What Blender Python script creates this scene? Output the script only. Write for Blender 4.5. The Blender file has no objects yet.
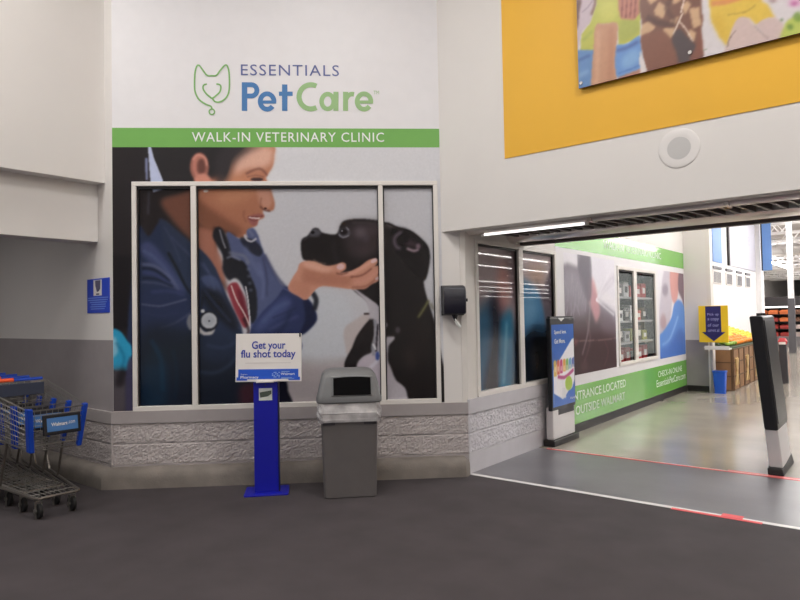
import bpy, math, random
import numpy as np
from math import sin, cos, atan, atan2, radians, pi, sqrt
random.seed(7); rng = np.random.default_rng(7)
SC = bpy.context.scene
COL = SC.collection

# ------------------------------------------------------------------ camera
f = 630.0; EYE = 1.5; yaw = radians(38.7); pit = atan(17/630); rol = .018
Fv = np.array([-sin(yaw)*cos(pit), cos(yaw)*cos(pit), sin(pit)])
R0 = np.array([cos(yaw), sin(yaw), 0.]); U0 = np.cross(R0, Fv)
Uv = cos(rol)*U0 + sin(rol)*R0; Rv = cos(rol)*R0 - sin(rol)*U0
CP = np.array([0, 0, EYE])
def pl(x, y, P, n):
    d = Fv + Rv*(x-400)/f - Uv*(y-300)/f
    return CP + d*np.dot(np.array(P, float)-CP, n)/np.dot(d, n)
cam = bpy.data.cameras.new('camera'); co = bpy.data.objects.new('camera', cam); COL.objects.link(co)
cam.sensor_width = 36; cam.lens = f/800*36; cam.clip_end = 300; cam.clip_start = .05
from mathutils import Matrix, Vector
M = Matrix(((Rv[0], Uv[0], -Fv[0], 0), (Rv[1], Uv[1], -Fv[1], 0), (Rv[2], Uv[2], -Fv[2], EYE), (0, 0, 0, 1)))
co.matrix_world = M
SC.camera = co
SC.view_settings.view_transform = 'Standard'; SC.view_settings.look = 'None'
SC.view_settings.gamma = 1; SC.view_settings.exposure = 0; SC.view_settings.use_curve_mapping = False

# ------------------------------------------------------------------ layout constants
C1 = np.array([-5.714, 2.885, 0]); K = np.array([-3.296, 5.119, 0])
wv = (K-C1)/np.linalg.norm(K-C1); WA = atan2(wv[1], wv[0]); WL = float(np.linalg.norm(K-C1))
nf = np.array([wv[1], -wv[0], 0])
XA = np.array([1., 0, 0]); YA = np.array([0, 1., 0])
def front(x, y):
    p = pl(x, y, C1, nf); return float((p-C1) @ wv), float(p[2])
def corr(x, y):
    p = pl(x, y, K, XA); return float(p[1]), float(p[2])
HY = 4.974; HX = -3.452
def head(x, y):
    p = pl(x, y, [0, HY, 0], YA); return float(p[0]), float(p[2])

# ------------------------------------------------------------------ materials
def lin(c):
    c = c/255.; return c/12.92 if c <= .04045 else ((c+.055)/1.055)**2.4
def L3(c, k=1.0): return tuple(min(1, lin(v)*k) for v in c)
_m = {}
def mat(name, rgb=(128, 128, 128), rough=.6, metal=0, var=0, vscale=8, bump=0, bscale=40, spec=.5, emit=0, alpha=1, k=1.0, dark=None, coat=0):
    if name in _m: return _m[name]
    m = bpy.data.materials.new(name); m.use_nodes = True; nt = m.node_tree; b = nt.nodes['Principled BSDF']
    c = L3(rgb, k)
    b.inputs['Base Color'].default_value = (*c, 1); b.inputs['Roughness'].default_value = rough
    b.inputs['Metallic'].default_value = metal; b.inputs['Specular IOR Level'].default_value = spec
    if coat: b.inputs['Coat Weight'].default_value = coat; b.inputs['Coat Roughness'].default_value = .05
    tc = nt.nodes.new('ShaderNodeTexCoord')
    n = nt.nodes.new('ShaderNodeTexNoise'); n.inputs['Scale'].default_value = vscale; n.inputs['Detail'].default_value = 5
    nt.links.new(tc.outputs['Object'], n.inputs['Vector'])
    r = nt.nodes.new('ShaderNodeValToRGB')
    v = max(var, .015); d = L3(dark, k) if dark else tuple(x*(1-v) for x in c)
    r.color_ramp.elements[0].color = (*d, 1); r.color_ramp.elements[0].position = .3
    r.color_ramp.elements[1].color = (*tuple(min(1, x*(1+v)) for x in c), 1); r.color_ramp.elements[1].position = .7
    nt.links.new(n.outputs['Fac'], r.inputs['Fac']); nt.links.new(r.outputs['Color'], b.inputs['Base Color'])
    if bump:
        n2 = nt.nodes.new('ShaderNodeTexNoise'); n2.inputs['Scale'].default_value = bscale; n2.inputs['Detail'].default_value = 4
        nt.links.new(tc.outputs['Object'], n2.inputs['Vector'])
        bp = nt.nodes.new('ShaderNodeBump'); bp.inputs['Strength'].default_value = bump; bp.inputs['Distance'].default_value = .01
        nt.links.new(n2.outputs['Fac'], bp.inputs['Height']); nt.links.new(bp.outputs['Normal'], b.inputs['Normal'])
    if emit:
        b.inputs['Emission Color'].default_value = (*c, 1); b.inputs['Emission Strength'].default_value = emit
    if alpha < 1: b.inputs['Alpha'].default_value = alpha
    _m[name] = m; return m
def vmat(name, rough=.35, spec=.5, k=1.0):
    if name in _m: return _m[name]
    m = bpy.data.materials.new(name); m.use_nodes = True; nt = m.node_tree; b = nt.nodes['Principled BSDF']
    a = nt.nodes.new('ShaderNodeVertexColor'); a.layer_name = 'print'
    nt.links.new(a.outputs['Color'], b.inputs['Base Color']); b.inputs['Roughness'].default_value = rough
    b.inputs['Specular IOR Level'].default_value = spec
    _m[name] = m; return m
KW = 1.0
m_wall = mat('painted wall', (222, 217, 213), .75, var=.02, vscale=1.5, bump=.04, bscale=150)
m_gpaint = mat('grey painted wall', (150, 143, 144), .7, var=.03, bump=.04, bscale=150)
m_vinyl = mat('white vinyl', (222, 219, 221), .5)
m_block = mat('painted split block', (184, 175, 173), .85, var=.03, vscale=30, bump=.2, bscale=120)
m_smooth = mat('smooth grey block', (163, 155, 154), .7, var=.05, vscale=6, bump=.08, bscale=90)
m_groove = mat('mortar', (140, 132, 131), .9)
m_lblock = mat('pale painted block', (202, 198, 202), .75, var=.04, vscale=25, bump=.3, bscale=120)
m_lsmooth = mat('pale smooth block', (196, 192, 196), .65, var=.04, vscale=5, bump=.05, bscale=90)
m_curb = mat('worn concrete', (124, 116, 109), .9, var=.18, vscale=5, bump=.35, bscale=70)
m_asph = mat('dark mat floor', (68, 62, 64), .82, var=.14, vscale=3, bump=.35, bscale=220, spec=.3)
m_thr = mat('grey sealed threshold floor', (104, 102, 106), .3, var=.2, vscale=1.3, bump=.03, bscale=60)
m_poly = mat('polished concrete', (156, 148, 136), .16, var=.14, vscale=1.1, bump=.015, bscale=25)
m_frame = mat('white window frame', (222, 216, 210), .45)
m_steel = mat('brushed steel', (190, 184, 180), .3, .9)
m_dark = mat('dark recess', (34, 30, 30), .7)
m_black = mat('black plastic', (26, 25, 30), .38)
m_dgrey = mat('dark grey plastic', (58, 55, 60), .45)
m_base = mat('black vinyl baseboard', (32, 28, 28), .5)
m_green = mat('green vinyl', (108, 168, 76), .42)
m_white = mat('white lettering', (232, 234, 232), .5)
m_fwhite = mat('pale green lettering', (226, 240, 220), .5)
m_blue = mat('blue lettering', (62, 116, 172), .5)
m_navyt = mat('slate lettering', (88, 96, 150), .5)
m_gl = mat('light green lettering', (146, 182, 124), .5)
m_gl2 = mat('logo green', (124, 176, 100), .5)
m_yellow = mat('yellow painted wall', (230, 174, 44), .55, var=.02, vscale=2)
m_ceil = mat('ceiling paint', (215, 212, 208), .8)
m_sblue = mat('royal blue metal', (12, 18, 156), .4)
m_pblue = mat('sign blue', (28, 84, 198), .45)
m_tblue = mat('sign text blue', (40, 60, 160), .5)
m_card = mat('sign white board', (226, 220, 216), .5)
m_can = mat('grey bin plastic', (98, 93, 92), .5, var=.04, bump=.05, bscale=120)
m_lid = mat('grey lid plastic', (108, 108, 109), .45, var=.03)
m_wire = mat('cart steel wire', (150, 146, 140), .3, .85)
m_cblue = mat('cart blue plastic', (16, 66, 176), .4)
m_orange = mat('orange plastic', (235, 85, 35), .4)
m_rubber = mat('black rubber', (24, 22, 22), .7)
m_tape = mat('white floor tape', (220, 216, 214), .5, var=.05)
m_rtape = mat('red floor tape', (225, 82, 88), .5, var=.05)
m_store = mat('store white paint', (238, 236, 236), .6)
m_deck = mat('grey roof deck', (190, 185, 185), .8)

# ------------------------------------------------------------------ mesh helpers
class MB:
    def __init__(s): s.v = []; s.f = []
    def add(s, v, fc):
        o = len(s.v); s.v += [tuple(map(float, p)) for p in v]; s.f += [tuple(i+o for i in q) for q in fc]; return s
    def box(s, x0, x1, y0, y1, z0, z1):
        return s.add([(x0, y0, z0), (x1, y0, z0), (x1, y1, z0), (x0, y1, z0), (x0, y0, z1), (x1, y0, z1), (x1, y1, z1), (x0, y1, z1)],
                     [(3, 2, 1, 0), (4, 5, 6, 7), (0, 1, 5, 4), (1, 2, 6, 5), (2, 3, 7, 6), (3, 0, 4, 7)])
    def tube(s, pts, r, n=6, cap=True):
        pts = [Vector(p) for p in pts]; o = len(s.v); m = len(pts); prev = None
        for i, p in enumerate(pts):
            t = (pts[min(i+1, m-1)]-pts[max(i-1, 0)]).normalized()
            a = Vector((0, 0, 1)) if abs(t.z) < .9 else Vector((1, 0, 0))
            u = t.cross(a).normalized(); w = t.cross(u)
            rr = r[i] if isinstance(r, (list, tuple)) else r
            for k in range(n):
                q = p+(u*cos(2*pi*k/n)+w*sin(2*pi*k/n))*rr; s.v.append(tuple(q))
        for i in range(m-1):
            for k in range(n):
                k2 = (k+1) % n; s.f.append((o+i*n+k, o+i*n+k2, o+(i+1)*n+k2, o+(i+1)*n+k))
        if cap:
            s.f.append(tuple(o+k for k in range(n))[::-1]); s.f.append(tuple(o+(m-1)*n+k for k in range(n)))
        return s
    def loft(s, rings, cap=True):
        o = len(s.v); n = len(rings[0])
        for r in rings: s.v += [tuple(map(float, p)) for p in r]
        for i in range(len(rings)-1):
            for k in range(n):
                k2 = (k+1) % n; s.f.append((o+i*n+k, o+i*n+k2, o+(i+1)*n+k2, o+(i+1)*n+k))
        if cap:
            s.f.append(tuple(o+k for k in range(n))[::-1]); s.f.append(tuple(o+(len(rings)-1)*n+k for k in range(n)))
        return s
    def prism(s, poly, y0, y1):       # poly in x,z ; extruded in y
        n = len(poly)
        return s.loft([[(x, y0, z) for x, z in poly], [(x, y1, z) for x, z in poly]])
    def prismz(s, poly, z0, z1):
        return s.loft([[(x, y, z0) for x, y in poly], [(x, y, z1) for x, y in poly]])
    def disc(s, cx, cz, r, y0, y1, n=32):
        return s.prism([(cx+r*cos(2*pi*k/n), cz+r*sin(2*pi*k/n)) for k in range(n)], y0, y1)
    def ribbon(s, pts, w, y):
        P = [np.array(p, float) for p in pts]; o = len(s.v)
        for i, p in enumerate(P):
            t = P[min(i+1, len(P)-1)]-P[max(i-1, 0)]; t /= (np.linalg.norm(t)+1e-9); nrm = np.array([-t[1], t[0]])*w/2
            a = p+nrm; b = p-nrm; s.v += [(a[0], y, a[1]), (b[0], y, b[1])]
        for i in range(len(P)-1): s.f.append((o+2*i, o+2*i+2, o+2*i+3, o+2*i+1))
        return s
def rrect(w, d, r, z, cx=0, cy=0, n=5):
    out = []
    for (sx, sy, a0) in ((1, 1, 0), (-1, 1, 90), (-1, -1, 180), (1, -1, 270)):
        for k in range(n+1):
            a = radians(a0+90*k/n); out.append((cx+sx*(w/2-r)+r*cos(a), cy+sy*(d/2-r)+r*sin(a), z))
    return out
def obj(name, mb, m, parent=None, smooth=False, bevel=0, loc=None, rot=None, label=None):
    me = bpy.data.meshes.new(name); me.from_pydata(mb.v, [], mb.f); me.update()
    import bmesh
    b = bmesh.new(); b.from_mesh(me); bmesh.ops.recalc_face_normals(b, faces=b.faces); b.to_mesh(me); b.free()
    me.materials.append(m)
    if smooth:
        for p in me.polygons: p.use_smooth = True
        try: me.set_sharp_from_angle(angle=radians(40))
        except Exception: pass
    o = bpy.data.objects.new(name, me); COL.objects.link(o)
    if parent: o.parent = parent
    if loc is not None: o.location = loc
    if rot is not None: o.rotation_euler = rot
    if label: o['label'] = label
    if bevel:
        md = o.modifiers.new('bevel', 'BEVEL'); md.width = bevel; md.segments = 2; md.limit_method = 'ANGLE'
    return o
def tag(o, label=None, cat=None, group=None, kind=None):
    if label: o['label'] = label
    if cat: o['category'] = cat
    if group: o['group'] = group
    if kind: o['kind'] = kind
    return o
def struct(name, mb, m, parent=None, **k):
    o = obj(name, mb, m, parent, **k)
    if not parent: o['kind'] = 'structure'
    return o
def thing(name, label, cat, loc=(0, 0, 0), rz=0, group=None, rot=None):
    o = bpy.data.objects.new(name, None); COL.objects.link(o); o.empty_display_size = .1
    o.location = loc; o.rotation_euler = rot or (0, 0, rz)
    tag(o, label, cat, group); return o
def wallframe(name, kind=None, **k): return None
def copy_tree(o, parent=None):
    c = o.copy(); COL.objects.link(c); c.parent = parent
    for ch in list(o.children): copy_tree(ch, c)
    return c
def text(s, x0, x1, z0, z1, y=-.003, bold=0, name='lettering', m=None, parent=None, flipx=False, label=None):
    cu = bpy.data.curves.new('t', 'FONT'); cu.body = s; cu.offset = min(bold, .022); cu.resolution_u = 3; cu.space_character = SPC[0]
    to = bpy.data.objects.new('t', cu); COL.objects.link(to)
    dg = bpy.context.evaluated_depsgraph_get(); dg.update()
    me = bpy.data.meshes.new_from_object(to.evaluated_get(dg))
    n = len(me.vertices); a = np.empty(n*3); me.vertices.foreach_get('co', a); a = a.reshape(-1, 3)
    mn = a.min(0); mx = a.max(0)
    nx = x0+(a[:, 0]-mn[0])/(mx[0]-mn[0])*(x1-x0); nz = z0+(a[:, 1]-mn[1])/(mx[1]-mn[1])*(z1-z0)
    b = np.stack([nx, np.full(n, y), nz], 1); me.vertices.foreach_set('co', b.ravel()); me.update()
    bpy.data.objects.remove(to); bpy.data.curves.remove(cu)
    polys = [tuple(p.vertices) for p in me.polygons]; bpy.data.meshes.remove(me)
    xs = np.array([[b[list(p), 0].min(), b[list(p), 0].max()] for p in polys]); order = np.argsort(xs[:, 0])
    gap = .17*(z1-z0)*SPC[0]*(x1-x0)/(mx[0]-mn[0])/((z1-z0)/(mx[1]-mn[1])); groups = []; hi = None
    for i in order:                      # one object per word
        if hi is None or xs[i, 0] > hi+gap: groups.append([]); hi = xs[i, 1]
        groups[-1].append(i); hi = max(hi, xs[i, 1])
    for g in groups:
        used = sorted({v for i in g for v in polys[i]}); ix = {v: k for k, v in enumerate(used)}
        w = bpy.data.meshes.new(name); w.from_pydata([tuple(b[v]) for v in used], [], [tuple(ix[v] for v in polys[i]) for i in g]); w.update()
        w.materials.append(m); o = bpy.data.objects.new(name, w); COL.objects.link(o)
        if parent: o.parent = parent
        if label: o['label'] = label
    return o

# ------------------------------------------------------------------ print painter (ink colours of printed pictures)
def gk(sig):
    r = max(1, int(sig*2.6)); x = np.arange(-r, r+1); g = np.exp(-x*x/(2*sig*sig)); return g/g.sum(), r
def blur(a, sig):
    if sig < .35: return a
    g, r = gk(sig)
    a = np.apply_along_axis(lambda v: np.convolve(v, g, 'same'), 0, a)
    return np.apply_along_axis(lambda v: np.convolve(v, g, 'same'), 1, a)
def smooth_poly(P, closed=True, n=5):
    P = [np.array(p, float) for p in P]; m = len(P); out = []
    for i in range(m if closed else m-1):
        if closed: a, b, c, d = P[i-1], P[i], P[(i+1) % m], P[(i+2) % m]
        else: a, b, c, d = P[max(i-1, 0)], P[i], P[i+1], P[min(i+2, m-1)]
        for k in range(n):
            t = k/n; out.append(.5*((2*b)+(c-a)*t+(2*a-5*b+4*c-d)*t*t+(3*b-a-3*c+d)*t**3))
    if not closed: out.append(P[-1])
    return out
SPC = [1.0]
class Paint:
    def __init__(s, u0, u1, v0, v1, res, mapf, pxm, base):
        s.u0, s.v0, s.res = u0, v0, res; s.nu = int(round((u1-u0)/res))+1; s.nv = int(round((v1-v0)/res))+1
        s.map = mapf; s.px = pxm/res          # photo-pixel size in cells
        s.a = np.ones((s.nv, s.nu, 3))*np.array(base, float)
    def cell(s, p):
        u, v = s.map(*p); return np.array([(u-s.u0)/s.res, (v-s.v0)/s.res])
    def mask(s, pts, bl):
        P = np.array([s.cell(p) for p in pts]); pad = int(bl*s.px*3)+3
        x0 = max(0, int(P[:, 0].min())-pad); x1 = min(s.nu, int(P[:, 0].max())+pad+1)
        y0 = max(0, int(P[:, 1].min())-pad); y1 = min(s.nv, int(P[:, 1].max())+pad+1)
        if x1 <= x0 or y1 <= y0: return None
        # rasterise on a padded frame so that shapes crossing the print's edge do not fade there
        X0, X1, Y0, Y1 = x0-pad, x1+pad, y0-pad, y1+pad
        gx, gy = np.meshgrid(np.arange(X0, X1)+.0, np.arange(Y0, Y1)+.013)
        ins = np.zeros(gx.shape, bool); n = len(P)
        for i in range(n):
            ax, ay = P[i]; bx, by = P[(i+1) % n]
            if ay == by: continue
            c = ((gy < ay) != (gy < by)); ins ^= c & (gx < (bx-ax)*(gy-ay)/(by-ay)+ax)
        mk = blur(ins.astype(float), max(.5, bl*s.px))
        return mk[y0-Y0:y1-Y0, x0-X0:x1-X0], (y0, y1, x0, x1)
    def poly(s, pts, col, bl=.6, al=1, sm=True):
        r = s.mask(smooth_poly(pts) if sm else pts, bl)
        if r is None: return
        mk, (y0, y1, x0, x1) = r; mk = (mk*al)[..., None]
        s.a[y0:y1, x0:x1] = s.a[y0:y1, x0:x1]*(1-mk)+np.array(col, float)*mk
    def line(s, pts, w, col, bl=.5, al=1, w1=None):
        P = smooth_poly(pts, False, 5); n = len(P); w1 = w if w1 is None else w1; A = []; B = []
        for i, p in enumerate(P):
            t = P[min(i+1, n-1)]-P[max(i-1, 0)]; t = t/(np.linalg.norm(t)+1e-9); ww = w+(w1-w)*i/(n-1)
            nn = np.array([-t[1], t[0]])*ww/2; A.append(p+nn); B.append(p-nn)
        s.poly(A+B[::-1], col, bl, al, False)
    def ell(s, cx, cy, rx, ry, col, bl=.6, al=1, ang=0):
        a = radians(ang)
        s.poly([(cx+rx*cos(t)*cos(a)-ry*sin(t)*sin(a), cy+rx*cos(t)*sin(a)+ry*sin(t)*cos(a)) for t in np.linspace(0, 2*pi, 20, endpoint=False)], col, bl, al, False)
    def rect(s, x0, y0, x1, y1, col, bl=.5, al=1): s.poly([(x0, y0), (x1, y0), (x1, y1), (x0, y1)], col, bl, al, False)
    def colors(s, tint=1.0, k=1.0):
        g = np.random.default_rng(3).normal(0, 1, s.a.shape[:2]); g = blur(g, 1.2)*3.4
        a = np.clip(s.a*(1+.006*g[..., None])+.25*g[..., None], 0, 255)/255.; l = np.where(a <= .04045, a/12.92, ((a+.055)/1.055)**2.4)
        return np.clip(l*tint*k, 0, 1)
def print_mesh(name, P, m, u0, u1, v0, v1, to3, parent, tint=1.0, hole=None, k=1.0, label=None):
    """flat printed sheet: the grid cells of print P inside the rectangle (minus hole)"""
    i0 = max(0, int(round((u0-P.u0)/P.res))); i1 = min(P.nu-1, int(round((u1-P.u0)/P.res)))
    j0 = max(0, int(round((v0-P.v0)/P.res))); j1 = min(P.nv-1, int(round((v1-P.v0)/P.res)))
    nu, nv = i1-i0+1, j1-j0+1
    uu = P.u0+np.arange(i0, i1+1)*P.res; vv = P.v0+np.arange(j0, j1+1)*P.res
    uu[0], uu[-1] = u0, u1; vv[0], vv[-1] = v0, v1
    U, V = np.meshgrid(uu, vv); co_ = to3(U.ravel(), V.ravel())
    ii, jj = np.meshgrid(np.arange(nu-1), np.arange(nv-1)); q = (jj*nu+ii)
    fc = np.stack([q, q+1, q+nu+1, q+nu], -1)
    if hole:
        cu = (U[:-1, :-1]+U[1:, 1:])/2; cv = (V[:-1, :-1]+V[1:, 1:])/2
        keep = ~((cu > hole[0]) & (cu < hole[1]) & (cv > hole[2]) & (cv < hole[3])); fc = fc[keep]
    fc = fc.reshape(-1, 4)
    me = bpy.data.meshes.new(name); n = nu*nv
    me.vertices.add(n); me.vertices.foreach_set('co', co_.astype(np.float32).ravel())
    me.loops.add(len(fc)*4); me.loops.foreach_set('vertex_index', fc.ravel().astype(np.int32))
    me.polygons.add(len(fc)); me.polygons.foreach_set('loop_start', (np.arange(len(fc))*4).astype(np.int32))
    me.polygons.foreach_set('loop_total', np.full(len(fc), 4, np.int32)); me.update(calc_edges=True)
    at = me.color_attributes.new('print', 'FLOAT_COLOR', 'POINT')
    c = P.colors(tint, k)[j0:j1+1, i0:i1+1].reshape(-1, 3)
    at.data.foreach_set('color', np.concatenate([c, np.ones((n, 1))], 1).astype(np.float32).ravel())
    me.materials.append(m)
    o = bpy.data.objects.new(name, me); COL.objects.link(o)
    if parent: o.parent = parent
    if label: o['label'] = label
    return o
def xz(y): return lambda U, V: np.stack([U, np.full_like(U, y), V], 1)
# ------------------------------------------------------------------ the room shell
CZ = 5.6
def holewall(u0, u1, z0, z1, holes, y0=0, y1=.2):
    b = MB(); cuts = sorted(holes); u = u0
    for (a, c, za, zb) in cuts:
        if a > u: b.box(u, a, y0, y1, z0, z1)
        if za > z0: b.box(a, c, y0, y1, z0, za)
        if zb < z1: b.box(a, c, y0, y1, zb, z1)
        u = c
    if u < u1: b.box(u, u1, y0, y1, z0, z1)
    return b
WIN = (.178, 3.041, .675, 2.803)
FR = dict(loc=tuple(C1), rot=(0, 0, WA)); CR = dict(loc=(K[0], 0, 0), rot=(0, 0, pi/2))
struct('wall_front', holewall(0, WL, .0, CZ, [WIN]), m_wall, **FR)
struct('wall_left', MB().box(-9.5, C1[0], C1[1], C1[1]+.2, 1.333, CZ), m_wall)
struct('wall_left_lower', MB().box(-9.5, C1[0], C1[1], C1[1]+.2, 0, 1.333), m_gpaint)
ALC = (5.30, 7.13, .70, 2.262); COO = (9.22, 11.04, .72, 2.20)
struct('wall_corridor', holewall(K[1], 12.83, 0, 6.2, [ALC, COO]), m_wall, **CR)
struct('wall_header', MB().box(HX, 4.7, HY, HY+.14, 2.31, CZ), m_wall)
# yellow paint field on the header wall
struct('wall_header_yellow', MB().box(-2.752, 4.7, HY-.006, HY, 2.898, CZ), m_yellow)
struct('wall_right', MB().box(4.5, 4.7, -6.2, HY, 0, CZ), m_wall)
struct('wall_back', holewall(-9.5, 4.7, 0, CZ, [(-4.5, 3.5, 0, 2.9)], -6.2, -6.0), m_wall)
struct('wall_bay', MB().box(-9.7, -9.5, -6.2, 3.1, 0, CZ), m_gpaint)
struct('ceiling', MB().box(-9.7, 4.7, -6.2, HY+.3, CZ, CZ+.15), m_ceil)
struct('ceiling_bay', MB().box(-9.5, -6.25, -6.0, C1[1], 2.86, 2.95), m_ceil)
struct('trim_1', MB().box(-6.25, -5.994, -6.0, C1[1], 2.268, 2.815), m_wall)
struct('trim_2', MB().box(-6.25, -5.852, -6.0, C1[1], 2.812, CZ), m_wall)
# floors
def floor_poly(name, pts, m, z0=-.1, z1=0.):
    return struct(name, MB().prismz(pts, z0, z1), m)
floor_poly('floor', [(-9.7, -6.2), (4.7, -6.2), (4.7, 5.1), (K[0]-.15, 5.1), (C1[0], 3.0), (-9.7, 3.0)], m_asph)
floor_poly('floor.001', [(-3.45, 5.1), (4.7, 5.1), (4.7, 6.53), (-3.45, 6.53)], m_thr)
floor_poly('floor.002', [(-14, 6.53), (4.7, 6.53), (4.7, 5.2), (70, 5.2), (70, 135), (-14, 135)], m_poly)
# split-face block courses
def vnoise(nz, nx, s, seed):
    r = np.random.default_rng(seed); gz, gx = nz//s+3, nx//s+3; g = r.random((gz, gx))
    z = np.arange(nz)/s; x = np.arange(nx)/s; zi = z.astype(int); xi = x.astype(int); fz = (z-zi)[:, None]; fx = (x-xi)[None]
    fz = fz*fz*(3-2*fz); fx = fx*fx*(3-2*fx)
    return (g[zi][:, xi]*(1-fz)*(1-fx)+g[zi+1][:, xi]*fz*(1-fx)+g[zi][:, xi+1]*(1-fz)*fx+g[zi+1][:, xi+1]*fz*fx)
def splitface(L, z0, z1, seed, off=0, bl=.405, base=-.012, d=.0125):
    nx = int(L/d)+1; nz = int(round((z1-z0)/d))+1
    xs = np.linspace(0, L, nx); zs = np.linspace(z0, z1, nz)
    n = .22*vnoise(nz, nx, 6, seed)+.36*vnoise(nz, nx, 3, seed+1)+.42*vnoise(nz, nx, 1, seed+2)
    D = base-.023*np.clip(n-.22, 0, 1)
    ph = ((xs+off) % bl); g = (np.minimum(ph, bl-ph) < .008)
    D[:, g] = base-.004
    D[0, :] = D[-1, :] = base-.002
    b = MB(); X, Z = np.meshgrid(xs, zs)
    b.v = [(float(a), float(y), float(z)) for a, y, z in zip(X.ravel(), D.ravel(), Z.ravel())]
    for j in range(nz-1):
        o = j*nx
        for i in range(nx-1): b.f.append((o+i, o+i+1, o+i+nx+1, o+i+nx))
    return b
for nm, L, fr, mb_, ms_, s in (('wall_front_blocks', WL, FR, m_block, m_smooth, 11), ('wall_left_blocks', 3.7, dict(loc=(C1[0]-3.7, C1[1], 0), rot=(0, 0, 0)), m_block, m_smooth, 31),
                         ('wall_corridor_blocks', 1.86, dict(loc=tuple(K), rot=(0, 0, pi/2)), m_lblock, m_lsmooth, 51)):
    o1 = splitface(L, .192, .376, s, 0 if s != 31 else .2); o2 = splitface(L, .38, .562, s+5, .2)
    o1.add(o2.v, o2.f); struct(nm, o1, mb_, smooth=False, **fr)
    zt = .675 if s != 51 else .70
    # smooth sill course above and smooth base course below
    sm = MB().box(0 if s != 31 else 0, L, -.03, 0, .566, zt); sm.box(0, L, -.022, 0, 0, .19)
    if s == 51:
        for k in range(1, 5): pass
    struct('trim_3' if s == 11 else 'trim_4' if s == 31 else 'trim_5', sm, ms_, **fr)
# corner caps where the courses turn at the two wall ends
def wedge(P, n1, n2, d, z0, z1, b):
    m_ = (n1+n2)/(1+n1@n2)
    b.prismz([tuple((np.array(P)-m_*.03)[:2]), tuple((np.array(P)+n1*d)[:2]), tuple((np.array(P)+m_*d)[:2]), tuple((np.array(P)+n2*d)[:2])], z0, z1)
nL = np.array([0, -1., 0]); nC = np.array([1., 0, 0])
b = MB(); wedge(C1, nL, nf, .028, .192, .562, b); struct('trim_7', b, m_block)
b = MB(); wedge(C1, nL, nf, .03, .566, .675, b); struct('trim_17', b, m_smooth)
b = MB(); wedge(K, nf, nC, .026, .192, .562, b); struct('trim_18', b, m_lblock)
b = MB(); wedge(K, nf, nC, .03, .566, .70, b); wedge(K, nf, nC, .022, 0, .19, b); struct('trim_19', b, m_lsmooth)
# concrete curb at the wall foot
prof = [(-.02, .178), (.05, .172), (.105, .15), (.13, .125), (.143, .085), (.147, .0), (-.02, 0)]
nL = np.array([0, -1., 0]); mit = (nL+nf)/(1+nL@nf)
rings = []
def ring(P, d, s=0):
    rr = random.Random(s)
    return [tuple(np.array(P)+d*(u+(rr.uniform(-.005, .005) if 0 < z < .17 else 0))+np.array([0, 0, z+(rr.uniform(-.004, .004) if z > 0 else 0)])) for u, z in prof]
for i in range(14): rings.append(ring([-9.4+i*(C1[0]+9.4)/14, C1[1], 0], nL, i))
rings.append(ring(C1, mit, 99))
for i in range(1, 19): rings.append(ring(C1+wv*WL*i/18*.985, nf, 200+i))
rings.append([tuple(np.array(K)*1.0+nf*u*.55+np.array([0, 0, z*.75])) for u, z in prof])
struct('trim_6', MB().loft(rings), m_curb, smooth=True)

# ---- the door header over the opening: soffit plate, slats, two rails
struct('trim_8', MB().box(-3.3, 4.7, HY+.14, 6.32, 2.42, 2.9), m_dark)
sl = MB(); x = -3.22
while x < 4.6:
    sl.add([(x, 5.28, 2.42), (x+.03, 5.28, 2.42), (x+.10, 5.90, 2.42), (x+.07, 5.90, 2.42),
            (x, 5.28, 2.315), (x+.03, 5.28, 2.315), (x+.10, 5.90, 2.315), (x+.07, 5.90, 2.315)],
           [(0, 1, 2, 3), (4, 7, 6, 5), (0, 4, 5, 1), (1, 5, 6, 2), (2, 6, 7, 3), (3, 7, 4, 0)]); x += .115
struct('trim_9', sl, mat('bronze slats', (104, 94, 92), .45, .4))
m_rail = mat('satin rail', (238, 232, 228), .28, .95)
def rail(name, y0, y1, zb, sag):
    pts = [(y0+(y1-y0)*k/10, zb+sag*(1-sin(pi*k/10)**.7)) for k in range(11)]+[(y1, 2.44), (y0, 2.44)]
    struct(name, MB().loft([[(-3.29, y, z) for y, z in pts], [(4.6, y, z) for y, z in pts]]), m_rail, smooth=True)
rail('trim_10', 5.145, 5.265, 2.28, .045); rail('trim_11', 5.93, 6.20, 2.275, .045)
struct('trim_12', MB().box(-3.29, 4.6, 6.24, 6.32, 2.262, 2.5), mat('dark bronze edge', (92, 82, 80), .5, .3))
# joints in the rails
jb = MB()
for xx in (-2.07, -1.02, .4): jb.box(xx, xx+.03, 5.12, 5.28, 2.278, 2.36)
struct('trim_13', jb, m_steel)
# outer white pilaster strip at the window corner
struct('trim_14', MB().box(3.245, WL+.004, -.012, 0, .675, 2.31), m_frame, **FR)
struct('trim_15', MB().box(K[1]-.004, ALC[0]-.035, -.012, 0, .70, 2.30), m_frame, **CR)
struct('baseboard_corridor', MB().box(6.99, 12.83, -.014, 0, 0, .105), m_base, **CR)
# ---- end pillar wall of the corridor
struct('wall_end', MB().box(-3.5, -2.83, 12.83, 13.02, .965, 6.2), m_wall)
struct('wall_end_lower', MB().box(-3.5, -2.83, 12.83, 13.02, 0, .965), m_gpaint)
struct('trim_16', MB().box(-2.90, -2.826, 12.822, 13.03, .0, 6.2), m_frame)
struct('baseboard_end', MB().box(-3.296, -2.90, 12.815, 12.83, 0, .105), m_base)

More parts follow.
